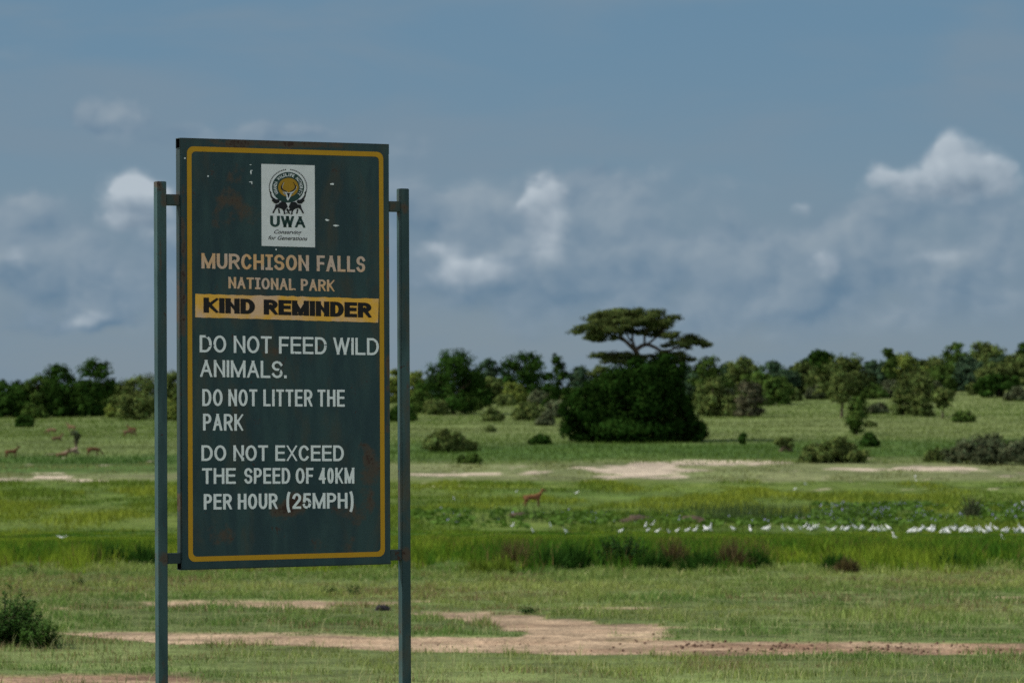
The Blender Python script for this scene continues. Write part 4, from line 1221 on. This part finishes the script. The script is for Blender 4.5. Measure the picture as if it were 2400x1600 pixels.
MUD = mat_simple('mud', (.055, .040, .026), (.11, .075, .050), 3)
DARKM = mat_simple('dark_dung', (.018, .016, .018), (.05, .042, .042), 12)
LOGM = mat_simple('dead_wood', (.20, .14, .10), (.34, .26, .20), 5)
x_, y_, z_ = at(1838, 1058)
t_ = empty('termite_mound', (x_, y_, z_), 'brown termite mound with a grey dead bush on it, in the lush grass', 'mound')
link('mound_body', lump('mound_body', (.7, .7, .95), 3, MUD), t_)
lo = [(rng.uniform(-.9, .9), rng.uniform(-.6, .6), rng.uniform(.7, 1.6), .55, .55, .45, 1) for _ in range(9)]
link('dead_bush', leaves('dead_bush', lo, 1300, .16, OL), t_)
x_, y_, z_ = at(178, 1063)
t_ = empty('dead_tree', (x_, y_, z_), 'grey broken stump with a wisp of bush on the left slope among antelopes', 'dead tree')
link('trunk', tubes_mesh('trunk', [([(0, 0, -.2), (.05, 0, .8), (-.05, 0, 1.7), (.1, 0, 2.4)], [.22, .16, .12, .05]), ([(0, 0, 1.2), (.4, 0, 1.7)], [.08, .03])], BARK), t_)
lo = [(-.15, 0, 2.3, .5, .5, .4, 1), (.25, 0, 2.0, .45, .4, .4, 1), (0, .1, 1.4, .35, .3, .4, .9)]
link('crown', leaves('crown', lo, 450, .12, GY), t_)
x_, y_, z_ = at(164, 1066)
lg = link('fallen_log', tubes_mesh('fallen_log', [([(-1.6, 0, .05), (-.8, .1, .18), (.1, 0, .45), (.9, .1, .75)], [.1, .16, .22, .2]), ([(.1, 0, .45), (1.1, .2, .3)], [.16, .12]), ([(-2.8, -.4, .04), (-1.4, 0, .1)], [.05, .1])], LOGM), loc=(x_, y_, z_))
tag(lg, 'pale fallen log lying at the foot of the broken stump', 'log')
for k, (px_, rw_, a, b, c_, lab) in enumerate([(1223, 1214, .8, .6, .35, 'low brown mud heap left of the egrets, below the antelope'), (1500, 1224, 1.1, .7, .38, 'dark brown mud heap with an egret standing beside it'), (1640, 1226, 1.5, .7, .30, 'wide flat brown mud bank at the left foot of the reeds'), (1880, 1224, .9, .6, .28, 'small reddish mud heap at the right end of the reed bed')]):
    x_, y_, z_ = at(px_, rw_)
    tag(link('mud_heap', lump('mud_heap', (a, b, c_), 20 + k, MUD), loc=(x_, y_, z_)), lab, 'mud heap', 'mud heaps in the swamp')
x_, y_, z_ = at(893, 1431)
tag(link('dung_heap', lump('dung_heap', (.115, .11, .075), 33, DARKM, rough=.5), loc=(x_, y_, z_)), 'small dark lump lying on the sand beside the right post', 'dung')
# soil clods thrown up along the ruts
Vc, Qc, kq = [], [], 0
for i in range(800):
    px_ = rng.uniform(150, 2400) if i % 3 else rng.uniform(1500, 2400)
    rw_ = np.interp(px_, LX, LY) + rng.normal(0, np.interp(px_, LX, LH) * .55)
    if float(fbm(np.array(px_ / 70.0), np.array(rw_ / 9.0), 111, 3)) < .47:
        continue
    x_, y_, z_ = at(px_, rw_); s = rng.uniform(.006, .024) * (1.3 if px_ > 1400 else .7)
    v_ = np.array([(1, 0, 0), (-1, 0, 0), (0, 1, 0), (0, -1, 0), (0, 0, .9), (0, 0, -.4)]) * s * rng.uniform(.6, 1.3, (6, 1)) + np.array((x_, y_, z_ + s * .2 - .01))
    Vc.append(v_); Qc.append(np.array([(0, 2, 4), (2, 1, 4), (1, 3, 4), (3, 0, 4), (2, 0, 5), (1, 2, 5), (3, 1, 5), (0, 3, 5)]) + kq); kq += 6
CLOD = mat_simple('clod', (.075, .040, .026), (.17, .10, .065), 2)
tag(link('soil_clods', mesh_np('soil_clods', np.concatenate(Vc), np.concatenate(Qc), None, [CLOD])), kind='stuff')

# leafy weeds close by
def weed(name, X, Y, Z, h, wd_, ns, nl, lsz, col, label, cat, group=None):
    o = empty(name, (X, Y, Z), label, cat, group)
    st, P, T, C = [], [], [], []
    for i in range(ns):
        a = rng.uniform(0, 6.28); r_ = wd_ * .5 * math.sqrt(rng.random()); hh_ = h * (1 - .55 * (r_ / (wd_ * .5)) ** 2) * rng.uniform(.55, 1.08)
        bx, by = r_ * .55 * math.cos(a), r_ * .55 * math.sin(a); ex, ey = r_ * math.cos(a) + rng.normal(0, .04), r_ * math.sin(a) + rng.normal(0, .04)
        st.append(([(bx, by, -.03), ((bx + ex) / 2, (by + ey) / 2, hh_ * .5), (ex, ey, hh_)], [.006 * h / .7, .005 * h / .7, .002 * h / .7]))
        tn = rng.uniform(.6, 1.3)
        for j in range(nl):
            f = rng.uniform(.12, 1.02); a2 = rng.uniform(0, 6.28)
            c0 = np.array((bx + (ex - bx) * f, by + (ey - by) * f, hh_ * f)); s = lsz * rng.uniform(.6, 1.3) * (1.15 - .5 * f)
            d_ = np.array((math.cos(a2), math.sin(a2), rng.uniform(-.4, .7))); sd = np.array((-math.sin(a2), math.cos(a2), rng.uniform(-.3, .3))) * .36
            i0 = len(P); P += [c0, c0 + (d_ * .5 + sd) * s, c0 + d_ * s, c0 + (d_ * .5 - sd) * s]
            C += [np.array(col) * tn * rng.uniform(.75, 1.25)] * 4; T.append((i0, i0 + 1, i0 + 2, i0 + 3))
    link('foliage', mesh_np('foliage', np.array(P), np.array(T), np.array(C), [LEAF]), o)
    link('stem', tubes_mesh('stem', st, mat_stem), o)
    return o


mat_stem = mat_simple('weed_stem', (.05, .075, .025), (.09, .085, .04), 8)
x_, y_, z_ = at(22, 1512); weed('leafy_weed', x_, y_, z_, .80, 1.15, 110, 44, .075, (.055, .125, .030), 'tall leafy dark green weed bush at the left edge of the foreground', 'weed bush', 'weeds in the grass')
x_, y_, z_ = at(95, 1518); weed('leafy_weed', x_, y_, z_, .46, .65, 55, 34, .06, (.065, .135, .030), 'lower leafy weed spreading to the right of the tall weed bush at the left edge', 'weed bush', 'weeds in the grass')
x_, y_, z_ = at(1455, 1330); weed('leafy_weed', x_, y_, z_, 1.12, 1.5, 90, 34, .12, (.030, .085, .022), 'dark leafy weed standing out of the tall grass belt', 'weed bush', 'weeds in the grass')
for px_, rw_, h_, lab in ((75, 1345, .28, 'dark green weed tuft on the left grass, nearest the left edge'), (185, 1372, .2, 'small dark weed tuft midway between the left edge and the post'), (270, 1372, .18, 'small dark weed tuft nearest the left post'), (770, 1392, .2, 'weed tuft behind the sand strip under the panel'),
                          (1235, 1437, .14, 'green tuft on the upper edge of the bare sand'), (830, 1395, .24, 'weed tuft beside the dark lump at the right post')):
    x_, y_, z_ = at(px_, rw_); weed('weed_tuft', x_, y_, z_, h_ * 1.2, .4, 26, 12, .05, (.05, .10, .03), lab, 'weed', 'weed tufts on the short grass')
# clumps that stand out of the tall grass belt
def grass_clump(px, row, h, wd_, n, col, label):
    X, Y, Z = at(px, row)
    o = empty('grass_clump', (X, Y, Z), label, 'grass clump', 'clumps in the tall grass belt')
    bl = []
    r_ = np.sqrt(rng.random(n)) * wd_ / 2; a_ = rng.uniform(0, 6.283, n)
    bx, by = r_ * np.cos(a_), r_ * np.sin(a_) * .7
    hh_ = h * (1 - .6 * (r_ / wd_ * 2) ** 2) * rng.uniform(.5, 1.15, n)
    th = rng.uniform(0, 6.283, n); w_ = rng.uniform(.015, .04, n); lx, ly = bx / wd_ * h * rng.uniform(.2, 1.1, n), rng.normal(0, .12, n)
    P = np.empty((n, 5, 3))
    for i, (f, ww) in enumerate(((0, -1), (0, 1), (.55, -.8), (.55, .8), (1, 0))):
        P[:, i, 0] = bx + np.cos(th) * w_ * ww / 2 + lx * f * f; P[:, i, 1] = by + np.sin(th) * w_ * ww / 2 + ly * f * f; P[:, i, 2] = -.03 + hh_ * f
    b = (np.arange(n) * 5)[:, None]
    T = np.concatenate([b + np.array([[0, 1, 3]]), b + np.array([[0, 3, 2]]), b + np.array([[2, 3, 4]])], 1).reshape(-1, 3)
    C = np.repeat(np.array(col)[None] * rng.uniform(.5, 1.4, (n, 1)), 5, 0)
    link('blade', mesh_np('blade', P.reshape(-1, 3), T, C, [GRASS]), o)


DG, BN, YG = (.035, .090, .016), (.120, .095, .045), (.150, .210, .030)
for px_, rw_, h_, w_, c_, lab in ((1205, 1330, .85, 1.0, BN, 'brownish dry grass clump, leftmost of the clumps right of the board'), (1285, 1334, .80, 1.1, DG, 'dark green grass clump right beside the brownish dry one'), (1345, 1332, .95, 1.0, DG, 'tall dark green grass clump left of the leafy weed'),
                                  (1530, 1336, .75, .9, DG, 'dark green grass clump directly right of the leafy weed'), (1580, 1330, 1.0, .8, BN, 'brown dry stalk clump between two dark green clumps'), (1640, 1338, .8, 1.1, DG, 'broad dark green grass clump below the reed bed'),
                                  (1712, 1334, .9, .8, BN, 'brown dry stalk clump at the right end of the dark stretch'), (1770, 1332, .7, .8, DG, 'last dark green grass clump of the dark stretch to the right'), (1120, 1348, .55, .9, YG, 'yellow green grass tussock standing forward of the belt, right of the board'), (1175, 1346, .5, .7, YG, 'smaller yellow green tussock beside the forward one'),
                                  (265, 1322, .8, 1.0, DG, 'dark grass clump in the belt left of the left post'), (340, 1326, .85, .8, DG, 'dark grass clump in the belt touching the left post'), (1960, 1338, .6, .8, DG, 'dark grass clump alone under the middle egret row'), (1985, 1342, .5, .5, BN, 'small brown dry clump at the front edge below the middle egret row'), (2230, 1336, .65, .9, DG, 'dark grass clump in the belt below the dense egret flock')):
    grass_clump(px_, rw_, h_, w_, 420, c_, lab)
# papyrus clump at right
x_, y_, z_ = at(2278, 1222)
o = empty('reed_clump', (x_, y_, z_), 'upright dark clump of tall reeds above the egret flock at right', 'reeds')
st = []
for i in range(90):
    a = rng.uniform(0, 6.28); r_ = rng.uniform(0, .75); hh_ = rng.uniform(.7, 1.6)
    st.append(([(r_ * .6 * math.cos(a), r_ * .6 * math.sin(a), -.1), (r_ * .8 * math.cos(a), r_ * .8 * math.sin(a), hh_ * .6), (r_ * 1.35 * math.cos(a), r_ * 1.2 * math.sin(a), hh_)], [.03, .024, .008]))
link('stalk', tubes_mesh('stalk', st, mat_simple('reed', (.035, .055, .022), (.085, .095, .040), 3)), o)


# ------------------------------------------------------------------ animals
def skin(name, verts, edges, rad, mats, sub=2, paint=None):
    m = bpy.data.meshes.new(name + '_cage'); m.from_pydata([Vector(v) for v in verts], edges, [])
    o = bpy.data.objects.new(name + '_cage', m); COL.objects.link(o)
    sm = o.modifiers.new('skin', 'SKIN'); sm.use_smooth_shade = True
    for i, r_ in enumerate(rad):
        d_ = m.skin_vertices[0].data[i]
        d_.radius = (r_, r_) if not isinstance(r_, tuple) else r_; d_.use_root = (i == 0)
    ss = o.modifiers.new('sub', 'SUBSURF'); ss.levels = sub; ss.render_levels = sub
    dg = bpy.context.evaluated_depsgraph_get(); dg.update()
    me = bpy.data.meshes.new_from_object(o.evaluated_get(dg)); me.name = name
    bpy.data.objects.remove(o); bpy.data.meshes.remove(m)
    me.materials.clear()
    for q in mats:
        me.materials.append(q)
    for p in me.polygons:
        p.use_smooth = True
        p.material_index = paint(p.center) if paint else 0
    return me


COAT = mat_simple('russet_coat', (.200, .088, .036), (.150, .064, .027), 3)
COATD = mat_simple('dark_coat', (.085, .038, .018), (.13, .055, .022), 3)
COATP = mat_simple('tan_coat', (.165, .100, .054), (.135, .080, .042), 3)
BELLY = mat_simple('pale_belly', (.50, .40, .30), (.42, .32, .24), 3)
HORN = mat_simple('horn', (.02, .016, .014), (.04, .032, .026), 10)


def antelope_mesh(name, coat, grazing=False, lying=False):
    """standing antelope, head towards +x, shoulder about 0.9 m"""
    V_ = [(-.52, 0, .80), (-.20, 0, .76), (.15, 0, .75), (.42, 0, .80), (.60, 0, .98), (.72, 0, 1.16), (.80, 0, 1.30), (.92, 0, 1.28), (1.06, 0, 1.20)]
    if grazing:
        V_[4:] = [(.64, 0, .74), (.82, 0, .52), (.94, 0, .34), (1.02, 0, .24), (1.08, 0, .12)]
    r_ = [.17, .215, .225, .20, .125, .10, .10, .075, .045]
    E_ = [(i, i + 1) for i in range(8)]

    def chain(root, pts, rr_):
        k = root
        for p, q in zip(pts, rr_):
            V_.append(p); r_.append(q); E_.append((k, len(V_) - 1)); k = len(V_) - 1
    for s in (-1, 1):
        if lying:
            chain(3, [(.50, s * .12, .60), (.70, s * .13, .50), (.45, s * .13, .47)], [.09, .05, .04])
            chain(0, [(-.50, s * .16, .62), (-.25, s * .2, .50), (-.55, s * .2, .48)], [.13, .07, .05])
            continue
        st_ = .05 * s
        chain(3, [(.44, s * .11, .58), (.43 + st_, s * .10, .36), (.44 + st_, s * .10, .08), (.48 + st_, s * .10, .01)], [.10, .048, .034, .036])
        chain(0, [(-.50, s * .12, .60), (-.46 - st_, s * .11, .44), (-.60 - st_, s * .11, .34), (-.56 - st_, s * .11, .09), (-.52 - st_, s * .11, .01)], [.15, .075, .045, .034, .036])
    chain(0, [(-.68, 0, .84), (-.72, 0, .62)], [.04, .025])
    for s in (-1, 1):
        chain(6, [(V_[6][0] - .05, s * .14, V_[6][2] + .07)], [.03])
    if lying:
        V_ = [(a, b, c_ - .44) for a, b, c_ in V_]
    return skin(name, V_, E_, r_, [coat, BELLY], 2, lambda p: 1 if (not lying and p.z < .60 and abs(p.y) < .13 and -.4 < p.x < .4) else 0)


AN = {}
for key, co_, gr, ly_ in (('stand', COAT, False, False), ('dark', COATD, False, False), ('graze', COATD, True, False), ('lie', COAT, False, True), ('redgraze', COATP, True, False), ('tan', COATP, False, False), ('tanlie', COATP, False, True)):
    AN[key] = antelope_mesh('antelope_' + key, co_, gr, ly_)
horn_m = tubes_mesh('horn', [([(.80, s * .05, 1.34), (.74, s * .10, 1.46), (.66, s * .15, 1.56), (.66, s * .14, 1.68), (.70, s * .12, 1.76)], [.03, .028, .022, .015, .006]) for s in (-1, 1)], HORN)
ag = 'antelopes grazing on the plain and slope'
for (px_, rw_, key, rz, sc3, lab, hn) in [
    (1248, 1187, 'stand', .15, .92, 'russet antelope standing in the green swamp right of the board', False),
    (27, 1073, 'dark', .1, 1.0, 'dark brown antelope standing head up at the left picture edge', True),
    (146, 1070, 'tanlie', 0, 1.0, 'russet antelope lying left of the fallen log', False),
    (219, 1068, 'graze', .2, 1.05, 'dark antelope with lowered head right of the broken stump', False),
    (121, 1019, 'redgraze', 2.9, 1.0, 'pale russet antelope higher up the slope, upper left of the stump', False),
    (168, 1012, 'tan', 2.6, 1.0, 'pale russet antelope farthest up the slope above the stump', False),
    (133, 1032, 'tanlie', .4, 1.0, 'russet antelope lying on the slope between stump and upper antelopes', False),
    (302, 1024, 'redgraze', .2, 1.0, 'russet antelope grazing alone near the left post', False),
    (310, 1016, 'dark', 2.8, .9, 'dark antelope directly behind the lone grazing one near the left post', True)]:
    X, Y, Z = at(px_, rw_)
    o = empty('antelope', (X, Y, Z - .02), lab, 'antelope', ag); o.rotation_euler = (0, 0, rz); o.scale = (sc3,) * 3
    link('body', AN[key], o)
    if hn:
        link('horn', horn_m, o)

FEATHER = mat_simple('white_feather', (.86, .86, .85), (.80, .81, .80), 6)
BEAK = mat_simple('beak', (.45, .28, .05), (.50, .32, .08), 6)


def egret_mesh(name, up):
    """white egret facing +x, about half a metre tall with the neck up"""
    V_ = [(-.02, 0, .26), (-.14, 0, .22), (-.24, 0, .16), (.07, 0, .31)]
    r_ = [.078, .058, .022, .06]
    E_ = [(0, 1), (1, 2), (0, 3)]
    nk = [(.11, 0, .38), (.09, 0, .46), (.12, 0, .53), (.17, 0, .535)] if up else [(.12, 0, .36), (.13, 0, .40), (.18, 0, .41), (.21, 0, .40)]
    k = 3
    for p, q in zip(nk, [.036, .028, .034, .02]):
        V_.append(p); r_.append(q); E_.append((k, len(V_) - 1)); k = len(V_) - 1
    V_.append((nk[-1][0] + .08, 0, nk[-1][2] - .012)); r_.append(.006); E_.append((k, len(V_) - 1))
    tipx = nk[-1][0] + .015
    for s in (-1, 1):
        b_ = len(V_)
        V_ += [(-.01, s * .03, .16), (.0, s * .03, .02)]; r_ += [.014, .010]; E_ += [(0, b_), (b_, b_ + 1)]
    return skin(name, V_, E_, r_, [FEATHER, BEAK, HORN], 1, lambda p: 1 if p.x > tipx else (2 if p.z < .13 and p.x > -.1 else 0))


EG = [egret_mesh('egret_tall', True), egret_mesh('egret_hunched', False)]
z4 = lambda X, Y: (930 + X / 3.0545, 1060 + Y / 3.0545)
z5 = lambda X, Y: (1640 + X / 3.0947, 1060 + Y / 3.0947)
first = True


def egret(px_, cy_, label, group=None, pose=None, hpx=18, row=None, s=1.0):
    """egret whose body centre shows at a picture row; it stands on the ground half hidden by grass"""
    X, Y, Z = at(px_, row if row else max(cy_ + 7, 1000))
    o = link('egret', EG[pose if pose is not None else random.choice((0, 1, 1))], loc=(X, Y, Z + .02))
    o.rotation_euler = (0, 0, random.choice((0, math.pi)) + random.uniform(-1.4, 1.4)); k = s * random.uniform(.62, .86); o.scale = (k, k, k)
    tag(o, label, 'egret', group or 'white egrets in the swamp')


E1 = [((830, 525), 'white egret standing alone below the antelope, leftmost of the swamp row', 0), ((972, 563), 'upright white egret second from the left end of the swamp row', 0), ((1100, 528), 'dim greyish egret standing in the hyacinth patch left of the leafy weed', 0),
      ((1207, 572), 'hunched egret halfway between the upright one and the leafy weed', 1), ((1608, 566), 'white egret directly above the dark leafy weed', 1), ((1780, 530), 'upright egret just left of the dark brown mud heap', 0), ((1797, 558), 'hunched egret below the upright one at the mud heap', 1),
      ((1834, 516), 'tallest white egret, in front of the dark brown mud heap', 0), ((1868, 568), 'small egret right below the tallest egret', 1), ((1945, 566), 'pale egret first right of the mud heap, half hidden in grass', 1), ((2008, 562), 'plump bright egret right of the mud heap', 1),
      ((2082, 560), 'egret second right of the plump bright one', 1), ((2138, 558), 'tall bright egret leaning right before the mud bank', 0), ((2210, 553), 'left egret of the close pair at the mud bank', 1), ((2238, 552), 'right egret of the close pair at the mud bank', 1),
      ((410, 330), 'grey and white bird standing left of the russet antelope, near the right post', 0), ((857, 272), 'small white egret just above left of the russet antelope', 1), ((1290, 285), 'large white egret bent forward in the meadow right of the russet antelope', 1)]
for (a, b), lab, ps in E1:
    q, r_ = z4(a, b); egret(q, r_, lab, None, ps, s=1.1 if 'large' in lab else .9)
for (a, b), lab in [((690, 262), 'lower of two lone egrets in the meadow above the reeds'), ((763, 225), 'upper of two lone egrets in the meadow above the reeds'), ((1562, 168), 'upper egret of the far pair near the sandy path at right'), ((1568, 200), 'lower egret of the far pair near the sandy path at right'), ((2345, 375), 'lone egret at the right picture edge above the hyacinths')]:
    q, r_ = z5(a, b); egret(q, r_, lab, None, 1)
E2 = [((40, 555), (70, 560), (240, 557), (365, 565), (470, 555), (490, 560), (505, 552), (605, 562), (655, 562)),
      ((727, 550), (765, 535), (788, 552), (810, 558), (822, 548), (835, 545), (850, 545), (930, 562), (972, 565), (1030, 557), (1055, 557), (1070, 562), (1125, 552), (1180, 552), (1170, 555), (1240, 565), (1250, 560), (1262, 555), (1290, 567), (1300, 565), (1330, 560), (1365, 555)),
      ((1520, 575), (1535, 570), (1550, 572), (1565, 574), (1605, 565), (1600, 572), (1630, 555), (1665, 560), (1675, 568), (1690, 560), (1695, 572), (1750, 578), (1760, 573), (1775, 570), (1795, 560), (1790, 577), (1800, 578), (1840, 550), (1830, 556), (1855, 540), (1850, 560), (1862, 552), (1905, 565), (1900, 572),
       (1940, 555), (1945, 572), (1965, 567), (1975, 572), (1930, 570), (2000, 555), (2010, 565), (2025, 560), (2030, 572), (2057, 577), (2093, 568), (2088, 574), (2097, 560), (2145, 556), (2208, 568), (2228, 570), (2220, 574), (2290, 575), (2285, 578), (2315, 545), (2310, 555), (2340, 575), (2335, 565), (2350, 578))]
GL = [('white egret of the loose row in front of the reed bed', 'egrets in the loose row before the reed bed'), ('white egret of the middle row between reed bed and hyacinth flowers', 'egrets in the middle row'), ('white egret of the dense flock below the reed clump at right', 'egrets in the dense flock at right')]
for lst, (lab, grp) in zip(E2, GL):
    for a, b in lst:
        q, r_ = z5(a, b); egret(q, r_, lab, grp)
q, r_ = z5(1415, 636); egret(q, r_, 'grey heron like bird standing in the tall grass below the middle egret row', None, 0)
q, r_ = z5(2200, 640); egret(q, r_, 'dim pale bird in the tall grass below the dense egret flock', None, 0)
# the small white bird in flight at left
bd = 140.0; bx, bz = (146 - 1200) / F * bd, -(1259 - HZ) / F * bd
bm_ = skin('flying_bird', [(0, 0, 0), (.09, 0, .01), (-.1, 0, 0), (0, -.075, .03), (.01, -.17, .065), (-.02, -.25, .07), (0, .075, .03), (.01, .17, .065), (-.02, .25, .07)], [(0, 1), (0, 2), (0, 3), (3, 4), (4, 5), (0, 6), (6, 7), (7, 8)],
           [(.03, .03), (.016, .016), (.012, .012), (.04, .014), (.03, .01), (.008, .004), (.04, .014), (.03, .01), (.008, .004)], [FEATHER], 1)
o = link('flying_bird', bm_, loc=(bx, bd, bz)); o.rotation_euler = (0, 0, math.pi / 2 - .3)
tag(o, 'small white bird gliding low over the tall grass left of the board', 'bird')
